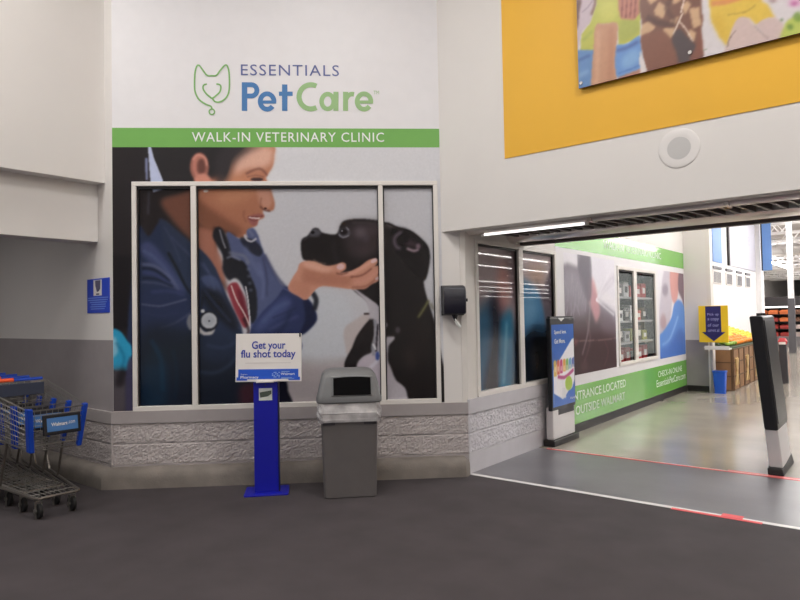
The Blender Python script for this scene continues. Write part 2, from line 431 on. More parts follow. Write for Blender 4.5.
# ---- windows
def mkwindow(name, W, muls, frm, kw, t=.042, out=-.018, inn=.05):
    u0, u1, z0, z1 = W; org = kw['loc']; rz = kw['rot'][2]
    w = thing(name, None, None, org, rz); w['kind'] = 'structure'
    b = MB().box(u0, u1, out, inn, z1-t, z1).box(u0, u1, out, inn, z0, z0+t).box(u0, u0+t, out, inn, z0+t, z1-t).box(u1-t, u1, out, inn, z0+t, z1-t)
    obj('window_frame', b, m_frame, w, bevel=.004)
    for mx, mw in muls: obj('mullion', MB().box(mx-mw/2, mx+mw/2, out, inn, z0+t, z1-t), m_frame, w, bevel=.004)
    # dark gasket at the sides; the thicker top strip stands in for shade
    g = MB(); ed = [u0+t]+[q for mx, mw in muls for q in (mx-mw/2, mx+mw/2)]+[u1-t]
    for i in range(0, len(ed), 2):
        a, c = ed[i], ed[i+1]
        g.box(a, c, .006, inn-.002, z1-t-.022, z1-t).box(a, a+.012, .006, inn-.002, z0+t, z1-t).box(c-.008, c, .006, inn-.002, z0+t, z1-t)
    obj('gasket_shade', g, m_base, w)
    return w, [(ed[i], ed[i+1]) for i in range(0, len(ed), 2)]
win1, pan1 = mkwindow('window_1', WIN, [(.74, .05), (2.492, .045)], m_frame, FR)
win2, pan2 = mkwindow('window_2', ALC, [(6.23, .10)], m_frame, CR, t=.045)
win3, pan3 = mkwindow('window_3', COO, [(9.99, .14)], m_frame, CR, t=.05, inn=.03)
# ------------------------------------------------------------------ prints: front wall mural
m_print = vmat('printed vinyl', .5, .2); m_pane = vmat('printed pane', .16, .35)
P1 = Paint(0, 3.07, .66, 3.125, .0046, front, .0093, (204, 203, 207))
p, l, e = P1.poly, P1.line, P1.ell
# backdrop
p([(285, 357), (380, 357), (380, 410), (285, 410)], (180, 170, 170), 2.5, .9, False)
p([(286, 300), (345, 296), (347, 356), (286, 356)], (205, 210, 216), 4, .6)
p([(344, 330), (352, 322), (372, 314), (376, 350), (350, 356), (345, 345)], (196, 183, 180), 1, .9)
l([(364, 314), (371, 313.5)], 2, (60, 50, 50), .6)
# dark room behind the woman, hair
p([(108, 140), (262, 140), (248, 152), (238, 160), (232, 175), (226, 200), (215, 240), (215, 300), (200, 420), (108, 420)], (36, 31, 33), 1, 1, False)
p([(150, 146), (240, 146), (236, 156), (228, 175), (222, 184), (196, 200), (170, 205), (155, 175)], (38, 35, 37), 2, .9)
p([(113, 256), (132, 256), (132, 330), (113, 330)], (22, 18, 22), 2, .8, False)
p([(151, 146), (154, 158), (163, 180), (164, 188), (152, 192), (150, 176), (148, 146)], (186, 194, 222), .6, .95, False)
l([(146.5, 158), (147, 180)], 2.4, (150, 160, 205), .8, .8)
l([(148, 190), (147, 214)], 2, (90, 92, 110), 1, .5)
# neck and face
p([(160, 200), (182, 192), (205, 180), (226, 176), (232, 200), (222, 228), (216, 250), (224, 278), (228, 292), (219, 285), (205, 262), (194, 244), (182, 232), (170, 218)], (112, 72, 58), 2.2)
p([(196, 228), (212, 229), (216, 248), (222, 262), (224, 282), (214, 272), (204, 258), (197, 246)], (176, 116, 96), 1.6, .85)
p([(232, 160), (240, 152), (250, 146), (273.5, 146), (274.3, 156), (273, 166), (269, 173), (266, 178), (268.5, 184), (272, 194), (274.3, 203), (273, 209.5), (268, 210.5), (263.5, 209), (262.5, 213), (263.5, 217), (258, 220), (256, 225), (250, 228.5), (246, 234), (243, 237.5), (236, 237), (226, 232), (212, 228), (199, 222), (196, 205), (200, 188), (212, 180), (222, 182), (228, 172)], (172, 114, 88), 1.0)
p([(236, 158), (250, 148), (272, 148), (272, 162), (264, 168), (246, 170), (234, 176)], (214, 170, 152), 3, .9)
p([(225, 182), (244, 176), (256, 182), (252, 196), (230, 204), (215, 200)], (196, 138, 106), 4, .6)
p([(196, 200), (210, 208), (228, 220), (242, 230), (236, 237), (214, 230), (198, 224)], (118, 74, 56), 3, .8)
l([(236, 236), (224, 231), (212, 227)], 3, (84, 52, 42), 1.3, .8)
p([(256, 184), (266, 183), (272, 200), (268, 208), (262, 206), (258, 198)], (200, 148, 128), 1.8, .8)
p([(240, 146), (262, 146), (252, 150), (240, 158), (232, 168), (227, 181), (218, 183), (216, 160), (226, 146)], (52, 47, 50), 3.2, .85)
l([(246, 174), (253, 170.5), (260, 169), (265, 172.5), (267, 176)], 2.2, (120, 76, 66), .9, .9)
e(257, 179.5, 6.5, 1.8, (52, 36, 38), .8)
l([(247, 177), (256, 175.5), (264, 177)], 1, (110, 72, 66), .6, .7)
l([(260, 206), (264, 209.5), (270, 210.5)], 1.6, (92, 56, 50), .8, .9); e(265, 208, 1.5, 1, (70, 40, 38), .5)
l([(261, 197), (260, 203), (261, 207)], 1.1, (130, 86, 72), .8, .7)
p([(248, 216), (256, 213.6), (263, 214), (263.2, 216.4), (258, 218), (256.5, 224), (252, 225), (248, 220)], (152, 92, 88), .9)
l([(248.5, 216.8), (254, 217.6), (259.5, 217.8)], 1.5, (226, 206, 202), .5, .95); l([(247.5, 215.8), (254, 216.3), (262, 215.6)], .7, (96, 50, 50), .4, .7); l([(248, 218), (253, 220.5), (257.5, 219.3)], .8, (104, 56, 56), .4, .7)
l([(244, 210), (243, 216), (246, 222)], 1.3, (124, 78, 64), 1, .6)
# ear
e(199.5, 167, 9.5, 14.5, (150, 96, 84), 1.0); e(199.5, 166, 7, 11.5, (190, 124, 108), 1, .8)
e(201.5, 167, 4.6, 8.5, (98, 60, 54), 1.3, .95); l([(193, 160), (198, 155), (205, 158), (207, 166)], 1.8, (212, 150, 134), .8, .8)
p([(196, 176), (206, 174), (212, 182), (206, 190), (195, 186)], (196, 132, 114), 1.2); e(205, 190.4, 2.6, 1.2, (220, 214, 208), .5)
# jacket, far shoulder
p([(226, 232), (238, 238), (247, 240), (246, 231), (252, 227.5), (257, 233), (262, 248), (270, 266), (281, 284), (292, 292), (288, 330), (262, 345), (250, 335), (248, 300), (238, 276), (230, 258)], (84, 92, 128), .9)
p([(240, 237), (254, 240), (262, 250), (259, 256), (250, 252), (242, 244)], (34, 36, 48), 1, .9)
l([(244, 234), (246, 239), (251, 241), (256, 238)], 2, (196, 194, 200), .6, .9)
l([(248, 229), (253, 236)], 3, (110, 118, 150), 1, .8)
l([(262, 256), (266, 275), (266, 296)], 2, (56, 60, 90), 1.2, .8); l([(258, 262), (263, 282), (262, 300)], 3, (110, 120, 160), 1.6, .6)
l([(244, 246), (252, 262), (260, 276)], 4, (112, 122, 158), 1.8, .5)
l([(264, 254), (276, 276), (290, 292)], 3, (60, 64, 96), 1.2, .8)
# jacket, near body
p([(136, 238), (148, 236), (161, 220), (178, 234), (192, 246), (202, 252), (212, 264), (220, 280), (228, 300), (240, 325), (246, 345), (262, 350), (262, 420), (136, 420)], (38, 48, 76), 1.0)
p([(158, 222), (163, 219), (180, 233), (198, 248), (208, 258), (216, 272), (214, 280), (200, 279), (186, 290), (176, 274), (166, 252)], (42, 52, 76), 1.2, .95)
p([(200, 278), (215, 277), (226, 300), (236, 318), (240, 330), (226, 318), (214, 296)], (74, 84, 118), 1.1, .9)
p([(140, 244), (150, 242), (164, 258), (176, 274), (186, 290), (178, 292), (160, 270), (142, 256)], (66, 76, 116), 2, .9)
l([(141, 264), (154, 266), (168, 276), (178, 290)], 3.2, (104, 108, 140), 1.2, .75); l([(141, 272), (154, 274), (168, 284)], 4.2, (58, 66, 108), 1.4, .9)
l([(140, 282), (156, 283), (174, 288)], 2, (92, 96, 124), 1, .6); l([(141, 268), (154, 270), (170, 281)], 2, (20, 24, 40), .9, .7)
l([(141, 278), (156, 279), (172, 287)], 1.8, (20, 24, 42), .9, .7)
l([(167, 252), (176, 268), (186, 288), (196, 300)], 2.6, (16, 22, 28), .9, .9)
p([(139, 290), (180, 290), (192, 300), (196, 318), (180, 332), (150, 330), (138, 326)], (38, 46, 82), 4, .6)
l([(140, 304), (158, 306), (172, 303), (186, 299)], 1.8, (110, 114, 136), .8, .6)
l([(160, 328), (172, 324), (184, 317), (192, 310)], 1.8, (90, 96, 120), 1, .6)
p([(139, 332), (190, 330), (236, 345), (262, 360), (262, 420), (139, 420)], (20, 26, 38), 6, .85)
p([(144, 360), (164, 352), (166, 404), (142, 404)], (18, 50, 74), 4, .6); p([(142, 366), (146, 350), (178, 344), (196, 330), (200, 350), (170, 362)], (24, 32, 40), 3, .5)
p([(196, 330), (206, 335), (222, 330), (234, 340), (240, 356), (222, 362), (200, 358)], (36, 46, 72), 5, .7)
l([(198, 372), (214, 373), (228, 366), (238, 354)], 2.2, (62, 76, 104), 1.6, .7)
p([(216, 290), (226, 300), (238, 322), (236, 332), (222, 322), (206, 306), (200, 290)], (14, 14, 20), 3, .85)
for q, w_, c_, a_ in [([(142, 250), (152, 256), (164, 268), (172, 282)], 3, (92, 100, 140), .5), ([(170, 236), (184, 250), (198, 262), (208, 272)], 2, (66, 76, 106), .6), ([(163, 226), (172, 242), (180, 262)], 1.4, (70, 80, 110), .6),
    ([(150, 292), (168, 291), (184, 295)], 3.5, (58, 66, 108), .6), ([(142, 312), (160, 316), (178, 312)], 3, (44, 52, 86), .6), ([(204, 290), (216, 306), (230, 322)], 2, (60, 70, 104), .6),
    ([(202, 262), (210, 276), (214, 290)], 2, (80, 90, 124), .6), ([(206, 345), (222, 348), (236, 342)], 4, (52, 62, 92), .5), ([(150, 340), (160, 360), (162, 392)], 5, (22, 58, 84), .5), ([(172, 350), (176, 372), (174, 400)], 4, (18, 40, 58), .5)]:
    l(q, w_, c_, 1.1, a_)
# stethoscope and red shirt
p([(227, 287), (235, 282), (240, 289), (244, 304), (249, 321), (244, 328), (237, 316), (231, 302)], (148, 54, 64), .9)
p([(237, 289), (244, 296), (248, 316), (244, 322), (239, 306)], (104, 28, 40), 1.2, .8)
p([(214, 228), (220, 227), (226, 236), (230, 250), (232, 257), (244, 262), (250, 276), (256, 292), (256, 318), (250, 322), (246, 296), (240, 282), (234, 278), (228, 280), (222, 270), (222, 256), (216, 244), (212, 236)], (30, 30, 36), 1)
l([(219, 229), (222, 240), (225, 248)], 1.6, (150, 150, 160), .6, .8); l([(228, 252), (236, 254), (244, 256), (248, 264)], 3, (118, 122, 140), 1.2, .8)
l([(226, 258), (232, 256), (240, 260)], 2, (134, 138, 156), .9, .7)
for k in range(5): e(247+k*.8, 262+k*7, 2, 1.5, (120, 126, 150), 1, .5)
l([(230.5, 285), (236, 300), (244, 314), (249, 326)], 1.5, (226, 206, 196), .5, .95); l([(245, 286), (247.5, 300), (249.5, 322), (249.5, 333)], 1.4, (224, 220, 222), .5, .95)
l([(243, 318), (248, 330), (247, 334)], 3, (40, 20, 26), .8, .7)
l([(202, 296), (200, 312)], 2.2, (16, 18, 24), .8, .7)
e(191, 322, 5, 8.5, (134, 134, 140), .9); p([(199, 327), (205, 332), (214, 328), (212, 334), (204, 335.5), (198, 332)], (196, 192, 190), .8)
e(208, 321, 10, 10.5, (28, 28, 34), .8, .95); e(208.3, 320.6, 8, 8, (196, 198, 202), .7); e(208.5, 320.5, 5.6, 5.6, (168, 172, 178), 1.2, .7); e(208.5, 321, 1.2, 1, (90, 90, 96), .4)
e(202, 311, 2, 2, (222, 222, 222), .6)
# sleeve of the reaching arm
p([(248, 340), (252, 326), (262, 312), (276, 298), (284, 287.5), (292, 290), (300, 294), (309, 300), (314, 308), (316.5, 319.5), (306, 332), (300, 336), (299, 352), (262, 360), (250, 352)], (44, 52, 92), .9)
p([(254, 326), (266, 311), (280, 298), (290, 298), (286, 312), (272, 322), (258, 334)], (70, 82, 128), 3, .8)
l([(283, 288), (294, 293), (306, 298)], 1.4, (84, 92, 136), .7, .8); l([(262, 322), (276, 308), (290, 302)], 3, (92, 102, 146), 1.6, .6); l([(268, 330), (284, 322), (298, 316)], 2.4, (76, 84, 126), 1.4, .6); l([(272, 318), (284, 313), (296, 308)], 1.4, (30, 36, 68), 1, .6); p([(303, 300), (310, 302), (316.5, 319.5), (306, 332), (300, 334), (305, 318)], (22, 28, 56), 1.2, .85)
l([(312, 292), (316, 300), (314, 310)], 5, (24, 26, 34), 1, .9)
l([(290, 312), (284, 326), (274, 336)], 3, (28, 34, 66), 1.8, .7)
p([(262, 383), (284, 380), (288, 392), (291, 406), (262, 406)], (26, 26, 36), 1); p([(240, 386), (258, 384), (256, 404), (240, 404)], (96, 40, 48), 3, .6)
# glove at the left edge
p([(110, 331), (120, 331), (127, 340), (132, 348), (131, 365), (126, 371), (114, 370), (110, 362)], (44, 148, 188), .9)
p([(110, 338), (116, 338), (118, 352), (110, 358)], (140, 186, 206), 1.4, .9); l([(116, 342), (124, 356), (122, 368)], 2, (20, 96, 132), 1.2, .7)
p([(110, 372), (126, 374), (127, 412), (110, 412)], (84, 78, 84), 3, .9); p([(118, 372), (126, 368), (124, 384), (116, 386)], (26, 22, 26), 2, .8)
p([(127, 366), (134, 360), (134, 414), (126, 414)], (62, 58, 84), 1.2, .95)
# dog: body, head
p([(344, 410), (344.5, 372), (346, 360), (352, 348), (357, 336), (366, 324), (374, 312), (366, 300), (352, 288), (340, 262), (380, 224), (400, 228), (420, 240), (424, 282), (427, 296), (432, 312), (436, 326), (439, 345), (444, 420), (344, 420)], (34, 30, 30), .9)
# white chest
p([(351, 287), (358, 288), (368, 296), (378, 304), (384, 312), (386, 326), (384, 336), (394, 336.5), (394, 340), (389, 346), (388, 360), (391, 368), (396, 380), (405, 388), (408, 398), (410, 412), (346, 412), (348, 396), (352, 372), (356, 362), (366, 352), (372, 342), (372, 324), (370, 318), (366, 302)], (188, 182, 188), .9)
p([(345, 412), (344.5, 371), (346, 360), (353, 348), (359, 334), (367, 323), (374, 320), (374, 340), (372, 352), (364, 356), (358, 362), (356, 370), (352, 374)], (36, 31, 32), .9)
p([(355, 372), (364, 358), (378, 354), (386, 366), (388, 386), (350, 386)], (196, 184, 194), 1.4, .9); l([(370, 368), (378, 360), (380, 352)], 3, (216, 214, 224), 1, .8)
l([(375, 320), (376, 334), (373, 346), (374, 356)], 3.2, (150, 150, 158), .8, .9); l([(378, 324), (377, 338), (376, 352)], 1.8, (36, 30, 36), .7, .9)
l([(373, 344), (376, 350)], 1.8, (228, 228, 230), .6); e(377.5, 356, 2, 4.5, (60, 80, 150), .8)
p([(382, 300), (386, 300), (387, 336), (383, 336)], (40, 34, 34), 1.2, .7); e(386, 325, 2, 2.4, (150, 142, 148), .8, .7); e(398, 330, 2.4, 3.4, (92, 84, 90), 1, .8)
# head
p([(300.5, 246), (301.5, 239), (307, 235.5), (310.5, 231.5), (313, 228), (318, 228), (321, 231.5), (328, 233.5), (335, 234), (338.5, 231), (339.5, 226), (343, 221), (350, 219), (362, 218.3), (378, 220), (386, 222.5), (396, 226.5), (404, 228), (412, 231), (421, 238), (428, 246), (430, 256), (429, 268), (425.5, 279.5), (420, 280), (421, 300), (392, 312), (372, 300), (352, 286), (330, 268), (312, 263), (303, 259), (301, 252)], (33, 29, 30), .8)
p([(345, 224), (362, 221), (380, 224), (380, 246), (366, 258), (350, 256), (344, 240)], (60, 51, 54), 4, .85)
e(361, 232, 7, 6, (104, 92, 98), 2.5, .75); e(374, 230, 9, 5, (78, 66, 68), 3, .7); e(376, 244, 8, 9, (62, 50, 50), 4, .7); e(366, 238, 3, 4, (84, 76, 84), 2, .6); e(364, 250, 9, 6, (70, 58, 60), 4, .6); l([(352, 222), (372, 223), (392, 228)], 2, (84, 74, 76), 1.4, .6)
l([(386, 224), (396, 228), (404, 231)], 1.5, (96, 86, 84), .8, .7)
e(344, 232.5, 6.4, 4.6, (92, 90, 98), 1, .8); e(343.5, 231.5, 4, 3.2, (32, 26, 28), .8); l([(338.5, 234), (343, 237), (349, 235)], 1.3, (150, 148, 156), .6, .8); l([(346, 226.5), (349, 230)], 1.2, (168, 168, 176), .6, .7)
e(342, 230.5, .9, .8, (170, 170, 180), .4)
p([(311, 231), (314, 228.5), (318, 229), (321, 233), (316, 236), (309, 235)], (86, 84, 92), 1, .85); e(312.6, 232, 1.8, 1.5, (22, 20, 22), .6); l([(303, 240), (310, 236), (320, 236)], 1.2, (70, 68, 74), .8, .7)
l([(313, 259), (318, 262), (326, 263.5)], 1.3, (128, 112, 96), .8, .7); l([(334, 240), (334, 252), (338, 262)], 3, (50, 46, 50), 2, .7)
# ear
p([(392, 228), (402, 227), (412, 231), (421, 238), (428, 246), (430, 256), (428, 268), (425, 279), (420, 279), (404, 262), (394, 246)], (24, 20, 22), 1.4, .8)
l([(402, 231.5), (396, 235.5), (394.5, 241), (397, 247), (401, 248)], 3, (112, 98, 112), 1.2, .8); e(411, 243, 8, 3, (70, 52, 60), 2, .8, 20); l([(407, 248), (414, 250.5), (419, 249)], 2.6, (168, 144, 154), .9, .85); e(418.5, 246, 2.4, 3, (140, 116, 128), 1, .8); e(405, 238, 4.5, 5, (22, 16, 20), 1.3, .9)
# collar
l([(418, 318), (422, 312), (427, 304), (429, 300)], 3, (96, 92, 56), 1, .85); l([(419, 317), (424, 309), (428, 302)], 1, (150, 150, 104), .7, .7); l([(431, 303), (434, 310)], 2, (90, 84, 52), 1, .6)
e(411, 358, 6, 12, (58, 48, 46), 4, .6); e(420, 340, 12, 20, (42, 35, 34), 5, .5)
# hand
p([(288, 289), (292, 278), (297, 270), (299, 264), (304, 261), (314, 261), (326, 265.5), (336, 264), (342, 262), (346, 264), (345.5, 269), (340, 273), (350, 271), (360, 266), (368, 260), (375, 258.2), (378, 260.5), (376, 265), (372, 267), (380, 265), (381, 270), (378, 275), (381, 275), (380, 280), (372, 284), (364, 289), (350, 289), (336, 287), (322, 286), (315, 290), (310, 296), (305, 300), (298, 296)], (206, 146, 122), .7)
p([(304, 268), (322, 272), (338, 274), (352, 278), (346, 286), (326, 285), (312, 284), (302, 282)], (176, 116, 94), 2.2, .75)
p([(302, 262), (314, 262), (326, 267), (334, 267), (326, 272), (308, 268)], (228, 176, 154), 1.6, .8)
l([(340, 274), (352, 273), (362, 268), (371, 262)], 3, (226, 170, 150), 1, .8); l([(350, 277), (362, 275), (372, 268)], 1.6, (120, 70, 60), .8, .85); l([(354, 283), (366, 280), (378, 270)], 3, (214, 152, 134), 1.1, .8); l([(352, 287), (366, 286), (378, 277)], 1.5, (130, 78, 66), .9, .7)
l([(336, 273), (342, 274), (348, 272)], 1.6, (110, 66, 56), .8, .8)
e(340.5, 266.5, 4, 3, (226, 190, 190), .7, .95, -15); e(374, 260.5, 3.6, 2, (230, 196, 194), .6, .95, -25); e(378, 278, 3, 1.5, (222, 192, 190), .6, .9, -25)
p([(288, 289), (294, 280), (302, 282), (310, 288), (306, 298), (298, 296)], (190, 128, 104), 1.6, .6)

mur = thing('wall_mural', 'white and green printed mural of a vet and dog on the angled wall', 'mural', tuple(C1), WA)
obj('white_panel', MB().box(0.003, 3.07, -.003, .0, 3.31, 5.59), m_vinyl, mur)
obj('green_band', MB().box(0.003, 3.07, -.0035, .0, 3.128, 3.31), m_green, mur)
print_mesh('photo_print', P1, m_print, .003, 3.07, .68, 3.128, xz(-.004), mur, hole=WIN, k=1.05)
def FT(s, x0, x1, yt, yb, m, bold=0, par=None, lab=None):
    a = front(x0, (yt+yb)/2); b = front(x1, (yt+yb)/2); c = front((x0+x1)/2, yt); d = front((x0+x1)/2, yb)
    return text(s, a[0], b[0], d[1], c[1], -.006, bold, 'lettering', m, par, label=lab)
SPC[0] = 1.12; FT('ESSENTIALS', 241, 339, 65, 76, m_navyt, .0, mur); FT('WALK-IN VETERINARY CLINIC', 192, 384, 132.5, 142, m_white, .004, mur); SPC[0] = 1.0
FT('TM', 373.5, 379, 91, 94.5, m_gl, .0, mur)
def cq(x, y): return front(180+x/3.636, 50+y/3.636)
def arc(cx, cy, rx, ry, a0, a1, n=18): return [(cx+rx*cos(radians(t)), cy-ry*sin(radians(t))) for t in np.linspace(a0, a1, n)]
def glyph(strokes, m):
    g = MB()
    for k, (P, w) in enumerate(strokes): g.ribbon([cq(*q) for q in P], w/3.636*.00925, -.006-.0002*k)
    obj('letter', g, m, mur)
glyph([([(235, 222), (235, 118)], 20), ([(235, 127), (260, 127)]+arc(260, 147.5, 20, 20.5, 90, -90, 14)+[(235, 168)], 18)], m_blue)
def ge(cx, m): glyph([(arc(cx, 188, 25, 28, -2, 322, 26), 18), ([(cx-26, 190), (cx+33, 190)], 12)], m)
ge(317, m_blue)
glyph([([(381, 222), (381, 126)], 20), ([(360, 160), (410, 160)], 16)], m_blue)
glyph([(arc(476, 171, 43, 44, 62, 298, 24), 19)], m_gl)
glyph([(arc(537, 188, 22, 27, 0, 360, 24), 17), ([(567, 222), (567, 153)], 19)], m_gl)
glyph([([(602, 222), (602, 153)], 19), (arc(626, 184, 22, 23, 165, 72, 8), 17)], m_gl)
ge(669, m_gl)
lg = MB()
def fpts(P, cl=False): return [front(*q) for q in smooth_poly(P, cl, 6)]
lg.ribbon(fpts([(212, 109), (211, 106.5), (206, 104.5), (199, 99.5), (195.3, 92), (194.7, 84), (195.2, 73), (197, 66.5), (199.5, 65.8), (203, 70.5), (207.3, 75.6), (212, 76), (216.5, 75.6), (220.5, 70.5), (225, 65.6), (227.5, 66.5), (229.3, 74), (229.3, 90), (226.5, 97.5), (221, 101.8), (215.5, 102), (212.6, 98.6)]), .015, -.007)
lg.ribbon(fpts([(207, 84.3), (203.8, 85.5), (203.3, 89), (206, 93.5), (210, 97), (212.4, 98.4), (216, 96), (220, 92), (221, 87), (219.5, 84.8), (216.5, 84.3)]), .015, -.007)
lg.ribbon(fpts([(212+2.7*cos(t), 112+2.7*sin(t)) for t in np.linspace(0, 2*pi, 12)]), .013, -.007)
obj('logo', lg, m_gl2, mur)
for i, (a, c) in enumerate(pan1):
    print_mesh('pane', P1, m_pane, a, c, WIN[2]+.042, WIN[3]-.042, xz(.028), win1, tint=np.array([.84, .84, .86]), k=1.0)

# ------------------------------------------------------------------ prints: corridor wall
P2 = Paint(5.30, 7.14, .70, 2.27, .006, corr, .0165, (150, 134, 136))
p, l, e = P2.poly, P2.line, P2.ell
p([(470, 235), (560, 245), (560, 290), (470, 280)], (172, 160, 162), 6, .8, False)
p([(470, 330), (560, 318), (560, 400), (470, 405)], (34, 40, 56), 7, .95, False)
p([(478, 318), (500, 300), (506, 330), (498, 360), (490, 392), (476, 396)], (44, 92, 124), 4, .85)
p([(492, 300), (505, 290), (508, 340), (500, 392), (486, 395), (494, 340)], (40, 34, 44), 3.5, .85)
p([(503, 320), (514, 310), (516, 340), (514, 388), (502, 392)], (36, 108, 142), 2.5, .85); l([(509, 322), (508, 350), (506, 384)], 2.4, (130, 176, 196), 1.4, .55)
p([(500, 268), (510, 262), (514, 285), (508, 312), (501, 306)], (178, 128, 122), 4, .8); p([(508, 250), (520, 250), (520, 330), (514, 300)], (92, 78, 84), 4, .7)
p([(522, 286), (532, 282), (542, 292), (548, 318), (546, 345), (536, 330), (528, 340), (522, 345)], (62, 112, 150), 2.5, .9)
p([(524, 300), (534, 296), (540, 310), (530, 330)], (120, 160, 190), 4, .5); p([(528, 270), (545, 266), (546, 285), (535, 284)], (176, 146, 128), 4, .7)
p([(538, 280), (545, 288), (552, 272), (557, 270), (557, 330), (550, 330), (544, 300)], (84, 76, 84), 2, .9); p([(524, 340), (545, 330), (553, 345), (553, 388), (524, 388)], (18, 24, 34), 4, .85)
p([(534, 350), (542, 345), (544, 365), (538, 380)], (110, 100, 90), 3, .5)
for a, c in pan2:
    print_mesh('pane', P2, vmat('printed glass pane', .025, .8), a, c, ALC[2]+.05, ALC[3]-.05, xz(.028), win2, k=1.1)
P3 = Paint(7.14, 12.83, .60, 2.32, .008, corr, .02, (226, 222, 228))
p, l, e = P3.poly, P3.line, P3.ell
p([(560, 266), (567, 263), (577, 267), (580, 254), (589, 256), (590, 282), (598, 300), (606, 305), (617, 318), (617, 380), (560, 385)], (128, 120, 130), 1.2, 1, False)
p([(590, 254), (617, 262), (617, 300), (604, 290), (592, 284)], (222, 218, 228), 2, .9, False); l([(617, 274), (603, 290), (594, 302)], 4, (188, 180, 194), 2, .6)
p([(560, 300), (592, 312), (617, 325), (617, 380), (560, 385)], (84, 70, 76), 5, .9, False)
p([(560, 335), (617, 332), (617, 380), (560, 385)], (54, 22, 30), 4, .97, False)
p([(589, 278), (594, 282), (598, 300), (600, 312), (596, 322), (592, 312), (588, 298)], (202, 150, 156), 1.6, .85)
l([(590, 300), (588, 330), (582, 355)], 1.6, (150, 140, 146), .8, .6); l([(600, 305), (612, 312), (617, 322)], 5, (150, 146, 162), 2, .7)
l([(575, 341), (600, 340), (616, 338)], 1, (170, 150, 140), .5, .7); e(584, 366, 4, 5, (110, 80, 76), 2, .5); e(575, 342, 3, 3, (140, 84, 84), 1.2, .6)
RR = random.Random(8)
for k in range(26):
    x_ = RR.uniform(562, 588); y_ = RR.uniform(268, 318); l([(x_, y_), (x_+RR.uniform(-3, 3), y_+RR.uniform(8, 20))], .7, (172, 166, 178), .5, .45)
for k in range(14):
    a_ = RR.uniform(-.9, .5); l([(596, 300), (596+20*cos(a_), 300+34*sin(a_))], .8, (236, 232, 240), .7, .5)
p([(577, 256), (580, 252), (590, 255), (591, 296), (586, 300), (580, 284)], (106, 100, 112), 1, .8); p([(563, 276), (576, 272), (586, 300), (584, 316), (562, 310)], (158, 152, 164), 3, .6)
p([(600, 318), (617, 324), (617, 336), (604, 332)], (120, 104, 118), 3, .6); l([(586, 318), (590, 340), (584, 362)], 1.4, (120, 96, 100), 1, .5); l([(604, 340), (608, 352), (604, 366)], 1, (108, 64, 68), .8, .5)
p([(657, 270), (664, 272), (664, 330), (657, 340)], (222, 220, 226), 1.5, .9, False)
p([(664, 270), (671, 272), (672, 300), (669, 324), (662, 338), (658, 332), (660, 300)], (190, 182, 194), 1.5, .9); e(665, 290, 3, 6, (130, 118, 134), 1.6, .7); e(663, 322, 3, 8, (160, 130, 136), 1.8, .7)
p([(670, 270), (679, 272), (678, 292), (675, 304), (671, 296)], (204, 146, 140), 1.2, .95); p([(679, 272), (687, 274), (687, 320), (682, 300), (678, 290)], (116, 92, 104), 1.2, .9)
p([(657, 340), (664, 330), (671, 318), (674, 304), (679, 300), (684, 308), (685, 330), (686, 362), (657, 368)], (96, 142, 214), 1)
p([(657, 352), (668, 346), (678, 330), (684, 334), (685, 362), (657, 368)], (70, 106, 190), 2.5, .7); l([(662, 345), (670, 338), (678, 316)], 1.6, (160, 190, 236), 1, .7)
Y0 = 7.14
cm = thing('corridor_mural', 'long white and green printed vinyl mural along the corridor wall beyond the ad pedestal', 'mural', (K[0], Y0, 0), pi/2)
def cxz(y): return lambda U, V: np.stack([U-Y0, np.full_like(U, y), V], 1)
mpr = vmat('corridor print', .45, .25)
print_mesh('photo_print', P3, mpr, 7.37, 9.12, .72, 2.27, cxz(-.004), cm, k=.98)
print_mesh('photo_print', P3, mpr, 11.20, 12.80, .70, 2.23, cxz(-.004), cm, k=.98)
wb = holewall(7.14-Y0, 12.83-Y0, .585, 2.325, [(COO[0]-Y0, COO[1]-Y0, COO[2], COO[3])], -.002, 0)
obj('white_panel', wb, m_vinyl, cm)
m_cgreen = mat('corridor green vinyl', (112, 178, 78), .16)
obj('green_band', MB().box(6.4-Y0, 12.83-Y0, -.003, 0, 2.325, 2.60), m_cgreen, cm, label=None) if False else obj('green_band', MB().box(7.14-Y0, 12.83-Y0, -.003, 0, 2.325, 2.62), m_cgreen, cm)
obj('green_band', MB().box(7.0-Y0, 12.83-Y0, -.003, 0, .105, .585), m_cgreen, cm)
def CT(s, y0, y1, z0, z1, bold=0): text(s, y0-Y0, y1-Y0, z0, z1, -.006, bold, 'lettering', m_fwhite, cm)
CT('WALK-IN VETERINARY CLINIC', 8.72, 11.4, 2.42, 2.53, .004)
CT('ENTRANCE LOCATED', 7.47, 9.47, .40, .515, .01); CT('OUTSIDE WALMART', 7.62, 9.42, .215, .33, .01)
CT('CHECK-IN ONLINE', 11.05, 12.5, .40, .50, .004); CT('EssentialsPetCare.com', 10.95, 12.72, .24, .36, .004)
# the display recess behind window_3
rc = MB().box(9.22, 11.04, .44, .46, .6, 2.3).box(9.2, 9.22, .03, .46, .6, 2.3).box(11.04, 11.06, .03, .46, .6, 2.3).box(9.2, 11.06, .03, .46, .58, .72).box(9.2, 11.06, .03, .46, 2.2, 2.3)
struct('wall_recess', rc, mat('recess grey', (44, 42, 46), .6), **CR)
for a, c in pan3:
    obj('pane', MB().box(a, c, .012, .016, COO[2]+.1, COO[3]-.1), mat('clear glass', (225, 235, 235), .04, alpha=.12), win3)
